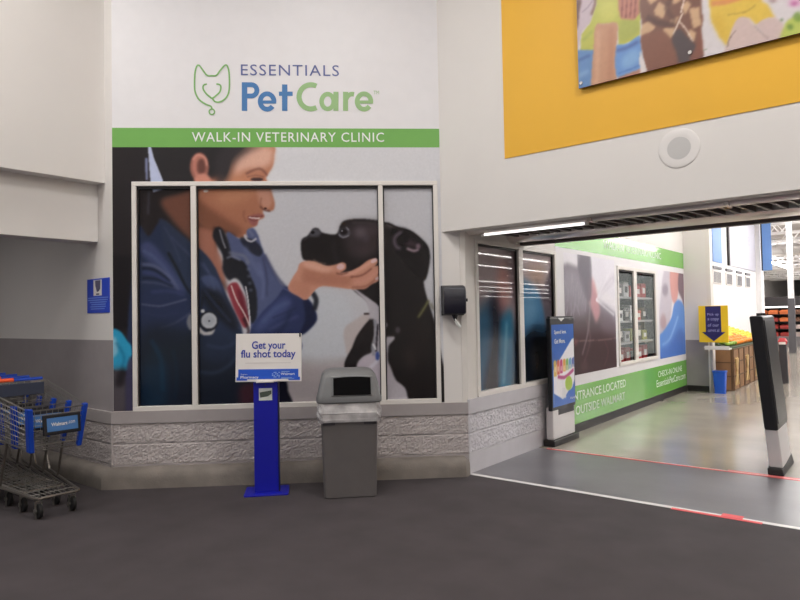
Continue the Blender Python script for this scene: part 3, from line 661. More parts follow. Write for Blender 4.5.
# ------------------------------------------------------------------ things on the vestibule walls
# paper towel dispenser
s0, z0 = front(454, 303)
o = C1+wv*3.165
t = thing('towel_dispenser', 'black paper towel dispenser on the white wall pillar right of the dog picture', 'towel dispenser', (o[0], o[1], 1.515), WA)
rr = [rrrect for rrrect in ()]
def yloft(prof, w):   # prof: (y,z) side outline extruded over x width
    return MB().loft([[(-w/2, y, z) for y, z in prof], [(w/2, y, z) for y, z in prof]])
body = [(0, .0), (-.15, .003), (-.158, .015), (-.165, .12), (-.163, .22), (-.15, .255), (-.12, .268), (0, .272)]
obj('cover', yloft(body, .205), mat('navy black cover', (30, 29, 42), .3), t, smooth=True, bevel=.006)
obj('back_plate', MB().box(-.108, .108, -.03, 0, -.008, .278), m_black, t, bevel=.004)
obj('side_panel', MB().loft([[(.1035, y*.93, .01+z*.93) for y, z in body], [(.109, y*.9, .012+z*.9) for y, z in body]]), m_dgrey, t, smooth=True)
obj('lock', MB().box(.106, .135, -.09, -.06, .12, .15), m_black, t, bevel=.004)
obj('nozzle', MB().tube([(0.01, -.08, .004), (.012, -.08, -.03), (.015, -.08, -.062)], [.035, .022, .01], 10), m_black, t)
obj('paper_sheet', MB().tube([(.008, -.10, -.04), (.028, -.10, -.085), (.06, -.10, -.118)], [.006, .016, .014], 6), m_white, t, label='white paper towel tip')
text('enMotion', -.045, .045, .13, .148, -.178, .0, 'lettering', m_dgrey, t)
# blue notice on left wall
t = thing('wall_notice', 'small blue notice with white print on the pale wall left of the vet picture', 'notice', (-5.985, C1[1], 1.59), 0)
obj('notice_board', MB().box(-.218, .218, -.008, -.001, 0, .328), mat('notice blue', (40, 72, 196), .4), t, bevel=.002)
obj('picture', MB().box(-.085, .075, -.0095, -.008, .165, .315), m_card, t)
obj('device_drawing', MB().prism([(-.05, .31), (.055, .31), (.05, .23), (.02, .205), (-.015, .2), (-.045, .26)], -.0105, -.0096).box(-.03, .03, -.0105, -.0096, .172, .186), mat('drawing grey', (96, 92, 120), .5), t)
nb = MB()
for k, (a, c) in enumerate([(-.20, .20), (-.20, .19), (-.16, .17), (-.13, .15), (-.15, .15), (-.14, .13)]):
    zz = .145-k*.021; nb.box(a, c, -.0095, -.008, zz-.005, zz+.004)
obj('text_lines', nb, mat('notice print', (120, 150, 228), .5), t)
# speaker
sx, sz = -1.283, 2.725
t = thing('wall_speaker', 'round white flush speaker on the header wall under the yellow field', 'speaker', (sx, HY, sz))
obj('trim_ring', MB().loft([[(r*cos(a), y, r*sin(a)) for a in np.linspace(0, 2*pi, 40, endpoint=False)] for r, y in ((.148, 0), (.147, -.004), (.142, -.006), (.09, -.006), (.085, -.005))]), mat('speaker white', (224, 219, 216), .6), t, smooth=True)
obj('grille', MB().disc(0, 0, .084, -.0062, -.003), mat('speaker grille', (200, 197, 195), .6, bump=.5, bscale=300), t)

# poster on the yellow wall
m_post = vmat('poster print', .4)
PX = Paint(-2.04, .9, 3.365, 4.9, .007, head, .0085, (226, 222, 226))
p, l, e = PX.poly, PX.line, PX.ell
def pu(u, v, du, dv, col, bl=1, al=1):    # ellipse in wall metres for the area above the frame
    a = None
p([(577, -60), (600, -60), (602, 0), (592, 22), (584, 30), (579, 50), (576, 90), (576, 0)], (206, 190, 202), 1, .95, False)
p([(578, 0), (583, 0), (581, 12), (580, 24), (577, 30)], (104, 70, 66), 1, .9); l([(583, 12), (590, 6), (594, 0)], 1, (130, 110, 130), .7, .6); l([(592, -30), (597, 0), (593, 14)], 3, (120, 84, 72), 1, .8)
p([(598, -50), (642, -50), (642, 8), (641, 34), (634, 40), (620, 45), (619, 24), (612, 23), (600, 24), (596, 50), (582, 50), (583, 34), (592, 22), (598, 4)], (196, 200, 84), .8, .98, False)
p([(603, 2), (618, 2), (616, 18), (604, 20)], (218, 218, 104), 2, .7); p([(622, 20), (640, 20), (639, 32), (622, 40)], (166, 176, 84), 1.5, .6); l([(584, 40), (594, 30)], 3, (166, 178, 80), 1.2, .6)
p([(577, 49), (596, 49), (594, 90), (576, 96)], (104, 148, 204), .8, 1, False); l([(579, 60), (592, 54)], 3, (70, 104, 170), 1, .7); l([(580, 75), (590, 70)], 4, (150, 190, 232), 1.6, .7)
p([(617, 45), (628, 43), (641, 35), (643, 50), (643, 66), (632, 72), (618, 76), (615, 62)], (108, 158, 224), .8, .98); l([(618, 50), (630, 46), (640, 40)], 3, (70, 90, 160), 1.2, .7)
p([(624, 56), (638, 48), (640, 60), (626, 68)], (146, 190, 236), 2, .7); l([(620, 72), (632, 68), (643, 63)], 1.4, (84, 124, 196), .6, .8); p([(620, 76), (643, 67), (643, 76), (620, 84)], (188, 128, 104), .8, .9, False)
p([(597, 25), (606, 23), (618, 22), (619, 34), (617, 50), (616, 62), (618, 76), (619, 90), (594, 96), (593, 76), (595, 50)], (206, 156, 124), .8); l([(612, 26), (613, 50), (611, 80)], 5, (184, 126, 96), 2, .6); l([(600, 30), (599, 60), (598, 84)], 4, (230, 186, 156), 1.6, .6)
p([(620, -50), (641, -50), (641, 12), (636, 19), (622, 18), (620, 8)], (196, 124, 110), .9, .95, False)
for k in range(4): l([(624+4.4*k, -2), (623+4.2*k, 17)], 1.2, (120, 66, 60), .7, .8)
p([(641, -50), (702, -50), (702, 6), (704, 18), (702, 30), (703, 46), (704, 56), (678, 64), (650, 72), (645, 60), (642, 40), (644, 26), (641, 10)], (126, 84, 68), .9, 1, False)
for q in [[(655, 10), (660, 1), (669, 6), (664, 18), (656, 14)], [(643, 24), (650, 20), (657, 26), (650, 34), (642, 35)], [(672, 18), (680, 16), (676, 24), (670, 23)], [(664, 28), (676, 25), (676, 32), (671, 38), (665, 34)], [(690, 8), (700, 6), (702, 24), (694, 28)], [(682, 6), (688, 0), (692, 4), (686, 14)], [(690, 28), (697, 32), (695, 41), (689, 34)], [(648, -2), (655, -8), (660, -2), (652, 4)], [(672, -6), (680, -8), (682, 0), (674, 4)]]:
    p(q, (222, 186, 146), .9, .9, False)
l([(648, 16), (660, 22), (676, 24)], 6, (88, 56, 48), 1, .8); l([(674, -6), (668, 8), (676, 20)], 5, (96, 62, 52), 1, .7); l([(684, 12), (680, 20), (674, 34)], 1.6, (240, 222, 206), .6); l([(680, 20), (688, 30), (694, 41)], 1.6, (236, 216, 200), .6); l([(686, -5), (682, 12)], 1.6, (236, 216, 200), .6)
p([(643, 36), (656, 30), (664, 30), (672, 38), (676, 50), (682, 62), (650, 74), (646, 54)], (136, 88, 70), 1, .98)
p([(673, 38), (680, 28), (688, 36), (698, 46), (702, 58), (682, 64), (677, 50)], (80, 68, 72), 1, .95); p([(700, 26), (704, 54), (690, 60), (698, 42)], (140, 84, 66), 1, .9)
p([(641, 50), (646, 62), (648, 71), (642, 73)], (232, 226, 226), .7)
p([(711, -40), (764, -40), (762, 0), (768, 4), (773, 13), (776, 17), (766, 18), (757, 24), (749, 17), (740, 18), (733, 30), (728, 46), (720, 36), (712, 20), (710, 4)], (234, 200, 78), 1, .98, False)
l([(712, 3), (728, 1), (742, -3)], 5, (228, 150, 96), 1, .9); p([(713, 16), (722, 16), (728, 36), (722, 36)], (222, 182, 60), 2, .6); l([(728, 14), (746, 11), (756, 4)], 1.2, (176, 146, 60), .7, .7)
p([(737, 19), (748, 17), (754, 24), (762, 32), (770, 40), (770, 60), (726, 60), (728, 42)], (218, 196, 192), .9, .98); p([(757, 24), (766, 18), (776, 17), (784, 26), (788, 60), (768, 50), (762, 32)], (216, 194, 192), .9, .95)
l([(728, 46), (730, 38), (736, 30)], 1, (120, 96, 84), .6, .8); l([(754, 24), (762, 32), (769, 38)], 1, (150, 126, 120), .7, .7); l([(704, 49), (708, 48)], 1.2, (150, 160, 140), .5)
p([(784, 26), (790, 18), (802, 14), (830, 0), (830, 30), (784, 40)], (196, 212, 96), 1, .95); e(798, 16, 5, 5, (118, 158, 60), 1, .8); e(790, 26, 3, 3, (90, 130, 50), 1, .7); e(782, 19, 2, 1.6, (110, 140, 100), .7, .8)
e(795, 2, 7, 4, (226, 160, 206), 1.4, .8); e(794, 3, 3, 2, (196, 90, 160), 1, .7); e(773, 0, 4, 2, (170, 140, 140), 1, .8)
t = thing('wall_poster', 'large photographic poster of children in bright clothes on the yellow wall', 'poster', (-2.03, HY-.006, 3.345))
def pxz(U, V): return np.stack([U+2.035, np.full_like(U, -.042), V-3.37], 1)
obj('panel', MB().box(0, 2.8, -.041, -.024, 0, 1.5), mat('poster edge', (92, 56, 40), .6), t)
print_mesh('photo_print', PX, m_post, -2.035, .765, 3.37, 4.87, pxz, t, tint=np.array([.80, .76, .74]))
for (ax, ay) in ((583, 82), (691, 51.5), (583, -25), (691, -50)):
    u, v = head(ax, ay)
    if v < 4.85: obj('standoff_bolt', MB().disc(u+2.035, v-3.37, .013, -.052, 0, 14), m_steel, t)

# ------------------------------------------------------------------ flu shot sign stand
SR = radians(47)
t = thing('sign_stand', 'royal blue metal post stand with a white flu shot sign on top', 'sign stand', (-4.385, 3.575, 0), SR)
obj('base_plate', MB().prismz([(x, y) for x, y, z in rrect(.375, .30, .02, 0)], 0, .012), m_sblue, t, bevel=.003)
obj('post', MB().box(-.102, .102, -.06, .06, .012, .955), m_sblue, t, bevel=.004)
obj('post_edge', MB().box(.102, .112, -.055, .065, .012, .95), mat('dark navy metal', (12, 14, 60), .5), t)
obj('sticker', MB().box(-.056, .056, -.063, -.061, .80, .905), mat('pale sticker', (205, 208, 202), .4), t)
g = MB(); g.prism([(-.05, .87), (.05, .885), (.05, .855), (.02, .835), (-.045, .825)], -.0645, -.063)
obj('sticker_print', g, mat('sticker dark print', (78, 88, 78), .5), t)
obj('drip_tray', MB().box(-.075, .075, -.11, .05, .957, .972), m_card, t, bevel=.003)
obj('screw', MB().disc(.0, .93, .006, -.064, -.06, 10), m_dgrey, t)
s = obj('sign_board', MB().box(-.282, .282, -.006, .006, 0, .415), m_card, t, bevel=.002); s.location = (.028, -.075, .962); s.rotation_euler = (radians(-4), radians(.6), radians(-5))
def sb(x0, x1, z0, z1, y0, y1, m, nm): return obj(nm, MB().box(x0, x1, y0, y1, z0, z1), m, s)
sb(-.258, .256, .032, .108, -.009, -.006, m_pblue, 'blue_band'); sb(-.272, .27, .012, .040, -.0085, -.006, m_pblue, 'blue_band')
sb(-.18, .17, .004, .022, -.014, -.006, m_card, 'paper_strip')
sb(-.20, .19, .158, .164, -.0075, -.006, mat('faint fold', (206, 198, 196), .5), 'fold_line')
text('Get your', -.145, .145, .262, .350, -.008, .02, 'lettering', m_tblue, s, label='blue lettering')
text('flu shot today', -.238, .232, .188, .275, -.008, .02, 'lettering', m_tblue, s, label='blue lettering')
text('Pharmacy', -.238, -.085, .022, .052, -.0105, .01, 'lettering', m_white, s, label='white lettering')
text('Walmart', -.238, -.18, .060, .070, -.0105, .0, 'lettering', m_white, s, label='white lettering')
text('Walmart', .105, .225, .056, .076, -.0105, .01, 'lettering', m_white, s, label='white lettering')
g = MB()
for k in range(5):
    for j in range(4):
        if (k+j) % 3: g.box(.03+k*.014, .04+k*.014, -.0105, -.009, .036+j*.013, .044+j*.013)
for k in range(3): g.box(.11, .18+.02*k, -.0105, -.009, .083-.028*k if k == 0 else .040-.008*k, .088-.028*k if k == 0 else .044-.008*k)
obj('small_print', g, mat('pale blue print', (150, 178, 228), .5), s)
obj('corner_clip', MB().box(.262, .275, -.012, .012, .385, .42), m_black, s)

# ------------------------------------------------------------------ litter bin
TR = radians(45)
fm = np.array([-3.636, 3.838, 0]); ta = np.array([cos(TR), sin(TR), 0]); tn = np.array([-sin(TR), cos(TR), 0])
bc = fm+tn*.185
t = thing('trash_can', 'grey plastic swing-lid trash can with a clear liner below the dog picture', 'trash can', (bc[0], bc[1], 0), TR)
rings = []
for z, w, d, r in ((0, .425, .30, .03), (.006, .44, .315, .035), (.3, .455, .335, .035), (.62, .472, .36, .035), (.66, .475, .363, .035), (.668, .495, .382, .04), (.80, .498, .385, .04)):
    rings.append(rrect(w, d, r, z))
obj('body', MB().loft(rings), m_can, t, smooth=True)
for sx in (-1, 1): obj('handle_lip', MB().box(*sorted((sx*.225, sx*.12)), -.189, -.178, .612, .635), m_dgrey, t, bevel=.003)
g = MB()
pass
# liner
lr = []; base_ = rrect(.5, .4, .05, 0, n=14); nn = len(base_); NZ = 16
nz1 = vnoise(NZ, nn*2, 5, 77); nz2 = vnoise(NZ, nn*2, 2, 78)
for j in range(NZ):
    tt = j/(NZ-1); z = .632+.172*tt; g0 = .018+.022*sin(pi*tt)-(.03 if tt > .97 else 0); ring_ = []
    q = rrect(.498+g0, .385+g0, .05, z, n=14)
    for i, (x, y, zz) in enumerate(q):
        w_ = 1+.075*(nz1[j, (i+2*j) % nn]-.5)+.035*(nz2[j, i]-.5)
        ring_.append((x*w_, y*w_, zz+(.014*(nz1[0, i]-.5) if j < 2 else 0)))
    lr.append(ring_)
m_lin = mat('clear liner film', (196, 192, 192), .18, alpha=.85, spec=.9, var=.35, vscale=9)
obj('liner', MB().loft(lr, cap=False), m_lin, t, smooth=False)
lid = []
for z, w, d, r, dy in ((.79, .515, .41, .05, 0), (.802, .545, .435, .06, 0), (.835, .548, .438, .06, 0), (.86, .53, .42, .06, 0), (.95, .495, .39, .06, .005), (1.02, .455, .34, .06, .012), (1.05, .41, .29, .06, .015), (1.066, .33, .21, .05, .015), (1.070, .2, .1, .03, .015)):
    lid.append(rrect(w, d, r, z, 0, dy))
lo = obj('lid', MB().loft(lid), m_lid, t, smooth=True)
def fy(z): # front plane of lid
    zz = [.86, .95, 1.02]; yy = [-.21, -.19, -.158]; return float(np.interp(z, zz, yy))
def fprism(x0, x1, z0, z1, o1, o2, arch=0):
    n = 9; top = [(x0+(x1-x0)*k/(n-1), z1+arch*(1-((k/(n-1))*2-1)**2)) for k in range(n)]; bot = [(x1, z0), (x0, z0)]
    P = top+bot; return MB().loft([[(x, fy(z)+o1, z) for x, z in P], [(x, fy(z)+o2, z) for x, z in P]])
obj('bezel', fprism(-.150, .200, .852, 1.012, .01, -.010, .006), m_lid, lo, smooth=False, bevel=.006)
obj('opening', fprism(-.130, .180, .862, 1.000, .0, -.0125, .008), mat('deep black', (9, 8, 10), .85, spec=.1), lo)  # solid black panel stands in for the darkness inside the lid

# ------------------------------------------------------------------ anti-theft pedestals
P4 = Paint(6.72, 7.42, .42, 1.46, .005, lambda x, y: (lambda q: (float(q[1]), float(q[2])))(pl(x, y, [-3.195+.03, 0, 0], XA)), .017, (232, 230, 232))
X4 = -3.165
def ad(x, y): q = pl(x, y, [X4, 0, 0], XA); return float(q[1]), float(q[2])
EX = -3.195
t = thing('security_pedestal', 'white security pedestal with a black framed blue and white advert beside the corridor mural', 'security pedestal', (EX, 7.0, 0), pi/2)
# local x -> +Y, local y -> -X
obj('foot', MB().box(-.36, .33, -.07, .07, 0, .07), m_base, t, bevel=.01)
obj('lower_body', MB().box(-.33, .27, -.045, .045, .07, .44), mat('white pedestal plastic', (222, 218, 218), .4), t, bevel=.015)
obj('label_window', MB().box(-.19, .24, -.049, -.045, .34, .415), m_dgrey, t)
obj('panel_frame', MB().box(-.365, .30, -.05, .0, .40, 1.46), m_black, t, bevel=.012)
obj('top_cap', MB().box(-.34, .28, -.045, -.005, 1.46, 1.475), m_dgrey, t)
PA = Paint(-.335, .34, .44, 1.38, .005, lambda x, y: (x, y), .02, (34, 96, 186))
p, l, e = PA.poly, PA.line, PA.ell
p([(-.31, .60), (-.31, .86), (.22, 1.20), (.34, 1.22), (.34, .80), (.20, .62), (-.10, .50), (-.31, .47)], (232, 230, 234), .3, 1, False)
p([(-.31, .60), (-.31, .44), (.34, .44), (.34, .60), (.10, .60), (-.05, .50)], (36, 98, 188), .3, 1, False)
for k, c in enumerate([(214, 176, 70), (206, 90, 60), (190, 40, 110), (226, 160, 60), (120, 170, 80), (90, 150, 190), (70, 90, 170)]):
    xx = -.26+k*.082; p([(xx-.036, .79+.012*k), (xx+.036, .79+.012*k), (xx+.036, .95+.006*k), (xx+.012, .975), (xx-.012, .975), (xx-.036, .95)], c, .25, .95, False)
    p([(xx-.02, .84), (xx+.02, .84), (xx+.018, .90), (xx-.018, .90)], (236, 220, 190), .3, .7, False)
l([(-.20, .78), (0, .76), (.25, .83)], .04, (170, 40, 110), .3, .85)
p([(.10+.1*cos(a), .68+.085*sin(a)) for a in np.linspace(0, 2*pi, 16, endpoint=False)], (168, 200, 70), .3); p([(-.10, .52), (.02, .52), (.0, .64), (-.08, .64)], (222, 222, 226), .4, 1, False)
print_mesh('advert_print', PA, vmat('advert print', .3), -.335, .27, .44, 1.38, xz(-.0515), t)
text('Spend less.', -.27, .06, 1.26, 1.315, -.054, .02, 'lettering', m_white, t); text('Get More.', -.27, .02, 1.16, 1.215, -.054, .02, 'lettering', m_white, t)
text('Walmart', .12, .30, .485, .515, -.054, .0, 'lettering', m_white, t)
obj('white_arrow', MB().prism([(-.16, 1.456), (.02, 1.456), (-.07, 1.415)], -.053, -.05), m_white, t)

lean = radians(-6)
t = thing('security_pedestal', 'leaning black padded security pedestal on a white base at the store entrance', 'security pedestal', (-.96, 6.93, 0), 0, rot=(0, 0, 0))
obj('foot', MB().loft([[(-.065, -.33, 0), (.065, -.33, 0), (.065, .33, 0), (-.065, .33, 0)], [(-.07, -.32, .06), (.05, -.32, .06), (.05, .30, .10), (-.07, .30, .10)]]), m_base, t, bevel=.01)
def lz(z, x): return x-tan_l*(z)
tan_l = math.tan(radians(5.2))
def leanbox(x0, x1, y0a, y1a, y0b, y1b, z0, z1):
    return MB().loft([[(lz(z0, x0), y0a, z0), (lz(z0, x1), y0a, z0), (lz(z0, x1), y1a, z0), (lz(z0, x0), y1a, z0)],
                      [(lz(z1, x0), y0b, z1), (lz(z1, x1), y0b, z1), (lz(z1, x1), y1b, z1), (lz(z1, x0), y1b, z1)]])
obj('lower_body', leanbox(-.055, .055, -.27, .27, -.27, .27, .06, .46), mat('white pedestal plastic'), t, bevel=.012)
obj('panel', leanbox(-.05, .062, -.30, .31, -.30, .34, .40, 1.45), m_black, t, bevel=.018)
obj('face_panel', leanbox(.062, .068, -.26, .27, -.26, .30, .46, 1.41), mat('charcoal face', (34, 32, 38), .35), t, bevel=.002)
for yy in (-.12, .0, .16): obj('top_clip', MB().tube([(lz(1.44, .0), yy, 1.44), (lz(1.44, .0), yy, 1.475)], .018, 8), m_dgrey, t)
text('checkpoint', .0, .01, 0, .01, 0, 0, 'x', m_dgrey) if False else None

# ------------------------------------------------------------------ floor tape and scraps
tag(obj('floor_tape', MB().box(K[0]+.02, 4.4, 5.075, 5.125, 0, .002), m_tape), 'long white tape line where dark mat meets grey floor', 'floor tape')
tag(obj('floor_tape', MB().box(-3.17, 4.4, 6.515, 6.545, 0, .0025), m_rtape), 'long thin red tape line at the edge of the polished floor', 'floor tape')
tag(obj('floor_tape', MB().box(-3.12, 4.4, 6.547, 6.562, 0, .0022), mat('cream tape', (230, 205, 195), .5)), 'thin pale strip running along behind the long red tape', 'floor tape')
tag(obj('floor_tape', MB().box(-1.44, -.83, 5.045, 5.085, .002, .004).box(-1.10, -.96, 5.075, 5.155, .002, .005), m_rtape), 'short red tape patch stuck over the white tape line', 'floor tape')
tag(obj('floor_tape', MB().box(-1.35, -.60, 6.565, 6.60, 0, .002), m_rtape), 'red tape strip under the leaning black pedestal', 'floor tape')
def litter(x, y, s, m, lab, a):
    P = [(s*1.6*cos(k*.9)*random.uniform(.7, 1.2), s*.5*sin(k*.9)*random.uniform(.6, 1.2)) for k in range(7)]
    o = obj('leaf_scrap', MB().prismz(P, .001, .004), m, loc=(x, y, 0), rot=(0, 0, a)); tag(o, lab, 'scrap')
litter(-2.02, 2.02, .055, mat('tan leaf', (160, 124, 84), .8), 'small tan leaf scrap on the dark floor in front', .6)
litter(-.55, 3.45, .014, mat('tan leaf'), 'tiny pale speck on the dark floor near the white tape', .3)

# ------------------------------------------------------------------ shopping carts
def cart():
    t = thing('shopping_cart', 'x', 'shopping cart')
    NW, RW, Lc = .218, .275, .88
    def wdt(x): return NW+(RW-NW)*(-x/Lc)
    def top(x): return .835+(.985-.835)*(-x/Lc)
    def bot(x): return .52+(.60-.52)*(-x/Lc)
    b = MB(); r = .0028
    def loop(fr, ins):   # horizontal wire round the basket at height fraction
        P = [(0, -1), (0, 1), (-Lc, 1), (-Lc, -1), (0, -1)]
        pts = []
        for (x, s) in P:
            z = bot(x)+(top(x)-bot(x))*fr; pts.append((x-(0 if x else (1-fr)*.05), s*(wdt(x)-(1-fr)*.03), z))
        return pts
    for k in range(0, 9): b.tube(loop(k/8, 0), r, 4)
    for sgn in (-1, 1):
        n = 20
        for k in range(n+1):
            x = -Lc*k/n; xo = x-(.05 if k == 0 else 0)
            b.tube([(xo, sgn*(wdt(x)-.03), bot(x)), (x, sgn*wdt(x), top(x))], r*.8, 4)
    for k in range(11):
        y = -NW+2*NW*k/10; b.tube([(-.05, y*.86, bot(0)), (0, y, top(0))], r*.8, 4)
        b.tube([(-.05, y*.86, bot(0)), (-Lc, y*1.15, bot(-Lc))], r*.8, 4)
    for k in range(1, 9):
        x = -Lc*k/9; b.tube([(x, -(wdt(x)-.03), bot(x)), (x, wdt(x)-.03, bot(x))], r, 4)
    obj('basket', b, m_wire, t)
    rim = MB(); rim.tube([(-Lc, -RW, top(-Lc)), (0, -NW, top(0)), (0, NW, top(0)), (-Lc, RW, top(-Lc))], .006, 6)
    rim.tube([(-Lc, -RW+.03, bot(-Lc)), (-.05, -NW+.03, bot(0)), (-.05, NW-.03, bot(0)), (-Lc, RW-.03, bot(-Lc))], .006, 6)
    obj('rim', rim, m_wire, t, smooth=True)
    for sgn in (-1, 1):
        g = MB()
        def gz(z): return -.05*(1-(z-.52)/.315), sgn*(NW-.03*(1-(z-.52)/.315))
        xa, ya = gz(.52); xb, yb = gz(.85)
        w = .03*sgn
        g.loft([[(xa+.012, ya+.006*sgn, .51), (xa+.012, ya-w, .51), (xa-.03, ya-w, .51), (xa-.05, ya+.008*sgn, .515)],
                [(xb+.012, yb+.006*sgn, .85), (xb+.012, yb-w, .85), (xb-.03, yb-w, .85), (xb-.05, yb+.008*sgn, .855)]])
        obj('corner_guard', g, m_cblue, t, bevel=.006, label=None) if False else obj('corner_guard', g, m_cblue, t, bevel=.006)
    # placard
    pf = obj('placard', MB().box(-.14, .14, -.012, .012, -.078, .078), m_black, t, bevel=.006); pf.location = (.012, .02, .715); pf.rotation_euler = (radians(-7), 0, radians(90))
    # local x -> +Y, local -y -> +X
    obj('placard_face', MB().box(-.115, .115, -.015, -.012, -.052, .052), mat('placard blue', (70, 116, 172), .35), pf)
    text('Walmart', -.085, .035, -.012, .016, -.0165, .02, 'lettering', m_card, pf); text('.com', .04, .092, -.006, .014, -.0165, .0, 'lettering', m_card, pf)
    # frame
    g = MB()
    for sgn in (-1, 1):
        g.tube([(-.03, sgn*.165, .165), (-.25, sgn*.19, .175), (-.80, sgn*.26, .20), (-.93, sgn*.27, .40), (-.97, sgn*.27, .99)], .011, 8)
        g.tube([(-.55, sgn*.22, .19), (-.48, sgn*.22, .38), (-.42, sgn*.215, .55)], .010, 8)
    g.tube([(-.03, -.165, .165), (-.005, -.15, .165), (-.005, .15, .165), (-.03, .165, .165)], .011, 8)
    obj('frame', g, mat('dull cart steel', (118, 112, 106), .4, .7), t, smooth=True)
    g = MB()
    for k in range(9): y = -.14+.035*k; g.tube([(-.01, y, .168), (-.62, y*1.35, .19)], .003, 4)
    for k in range(1, 6): x = -.12*k; g.tube([(x, -.17, .17), (x, .17, .17)], .004, 4)
    obj('bottom_rack', g, m_wire, t)
    h = obj('handle', MB().tube([(-.98, -.27, 1.0), (-.98, .27, 1.0)], .017, 10), m_cblue, t, smooth=True)
    obj('handle_grip', MB().tube([(-.98, -.16, 1.003), (-.98, .03, 1.003)], .021, 10), m_orange, h, smooth=True)
    # child seat flap
    g = MB()
    for k in range(9): y = -.2+.05*k; g.tube([(-.74, y, .66), (-.82, y*1.2, 1.0)], .003, 4)
    for k in range(5): f_ = k/4; g.tube([(-.74-.08*f_, -.2-.04*f_, .66+.34*f_), (-.74-.08*f_, .2+.04*f_, .66+.34*f_)], .003, 4)
    obj('child_seat', g, m_wire, t)
    obj('seat_back', MB().box(-.80, -.785, -.21, .21, .88, .985), mat('seat grey blue', (52, 58, 76), .5), t, bevel=.004)
    for (x, y) in ((-.06, -.125), (-.06, .125), (-.86, -.23), (-.86, .23)):
        c = obj('caster', MB().box(-.012, .012, -.024, -.018, -.06, .045).box(-.012, .012, .018, .024, -.06, .045).box(-.016, .016, -.024, .024, .045, .07).tube([(0, 0, .06), (0, 0, .105)], .010, 8), m_wire, t)
        c.location = (x, y, .062)
        w = obj('wheel', MB().loft([[(rr_*cos(a), yy, rr_*sin(a)) for a in np.linspace(0, 2*pi, 20, endpoint=False)] for yy, rr_ in ((-.016, .052), (-.012, .06), (.012, .06), (.016, .052))]), m_rubber, c, smooth=True)
        obj('hub', MB().disc(0, 0, .028, -.0185, .0185, 14), m_wire, w) if False else obj('axle', MB().disc(0, 0, .018, -.03, .03, 12), m_wire, c)
    return t
c0 = cart()
labs = ['front shopping cart with blue corner guards, first of the nested row by the curb',
        'second shopping cart of the nested row, pushed into the front cart', 'third shopping cart of the nested row at the left edge',
        'fourth shopping cart of the nested row, mostly beyond the left edge', 'last shopping cart of the nested row, farthest from the blue placard']
for i in range(5):
    c = c0 if i == 0 else copy_tree(c0)
    c.location = (-5.185-.29*i, 2.18, 0); c['label'] = labs[i]; c['group'] = 'nested shopping carts in the bay'
# ------------------------------------------------------------------ the store beyond
# long white side wall with banners
WX = -4.25
struct('wall_store_left', MB().box(WX-.2, WX, 13.05, 26.6, 0, 6.2), m_store)
struct('wall_store_pillar', MB().box(WX-.1, WX+.16, 26.3, 26.9, 0, 6.2), m_store)
struct('wall_far', MB().box(-14, 70, 134.8, 135, 0, 6.6), m_deck)
struct('wall_store_right', MB().box(70, 70.2, 5.12, 135, 0, 6.6), m_store)
struct('wall_store_front', MB().box(4.7, 70, 5.12, 5.3, 0, 6.6), m_store)
struct('wall_store_west', MB().box(-14.2, -14, 13, 135, 0, 6.6), m_store)
struct('ceiling.001', MB().box(-14, 70, 5.3, 135, 6.3, 6.45), m_deck)
def onwall(nm, lab, cat, y0, y1, z0, z1, m, group=None, th=.02):
    o = obj(nm, MB().box(0, y1-y0, -th, 0, 0, z1-z0), m, loc=(WX, y0, z0), rot=(0, 0, pi/2), bevel=.004); return tag(o, lab, cat, group)
m_bb = mat('soft blue banner', (106, 148, 210), .5); m_wb = mat('white banner', (204, 202, 214), .5)
onwall('wall_banner', 'tall pale blue banner panel high on the white store wall, nearest the corridor', 'banner', 19.6, 20.75, 2.93, 5.2, m_bb)
b2 = onwall('wall_banner', 'wide white banner with faint grey lettering on the white store wall', 'banner', 21.75, 26.2, 2.92, 5.2, m_wb)
obj('edge_strip', MB().box(-.22, -.02, -.05, 0, 0, 2.28), m_dark, b2)
text('Produce', .5, 3.4, .86, 1.36, -.025, .0, 'lettering', mat('faint lavender lettering', (196, 194, 216), .5), b2)
for i, (a, c) in enumerate([(19.5, 20.6), (21.2, 22.1), (22.75, 23.6), (24.2, 25.0)]):
    o = onwall('wall_picture', ['small grey picture card under the pale blue banner panel', 'small grey picture card second along the store wall', 'small grey picture card third along the store wall', 'small grey picture card under the far end of the white banner'][i], 'picture', a, c, 2.30, 2.68, m_card, 'grey picture cards on the store wall', .03)
    g = MB()
    for k in range(6): x = (c-a)*(.08+.14*k); g.prism([(x, .03), (x+.09, .03), (x+.12, .34), (x+.02, .34)], -.034, -.03)
    obj('grey_print', g, mat('grey print', (120, 118, 122), .6), o)
    obj('header_strip', MB().box(.02, c-a-.02, -.04, 0, .43, .50), mat('grey print'), o)
# blue flag sign hanging past the wall end
o = tag(obj('hanging_sign', MB().box(-.02, .27, -.02, .02, 0, 2.2), m_bb, loc=(-3.98, 26.2, 2.95), bevel=.004), 'tall blue sign hanging at the far end of the white store wall', 'sign')
obj('edge', MB().box(-.06, -.02, -.03, .03, 0, 2.2), m_dark, o)
text('Bakery', .06, .30, 1.2, 1.9, -.024, 0, 'lettering', m_wb, o) if False else None

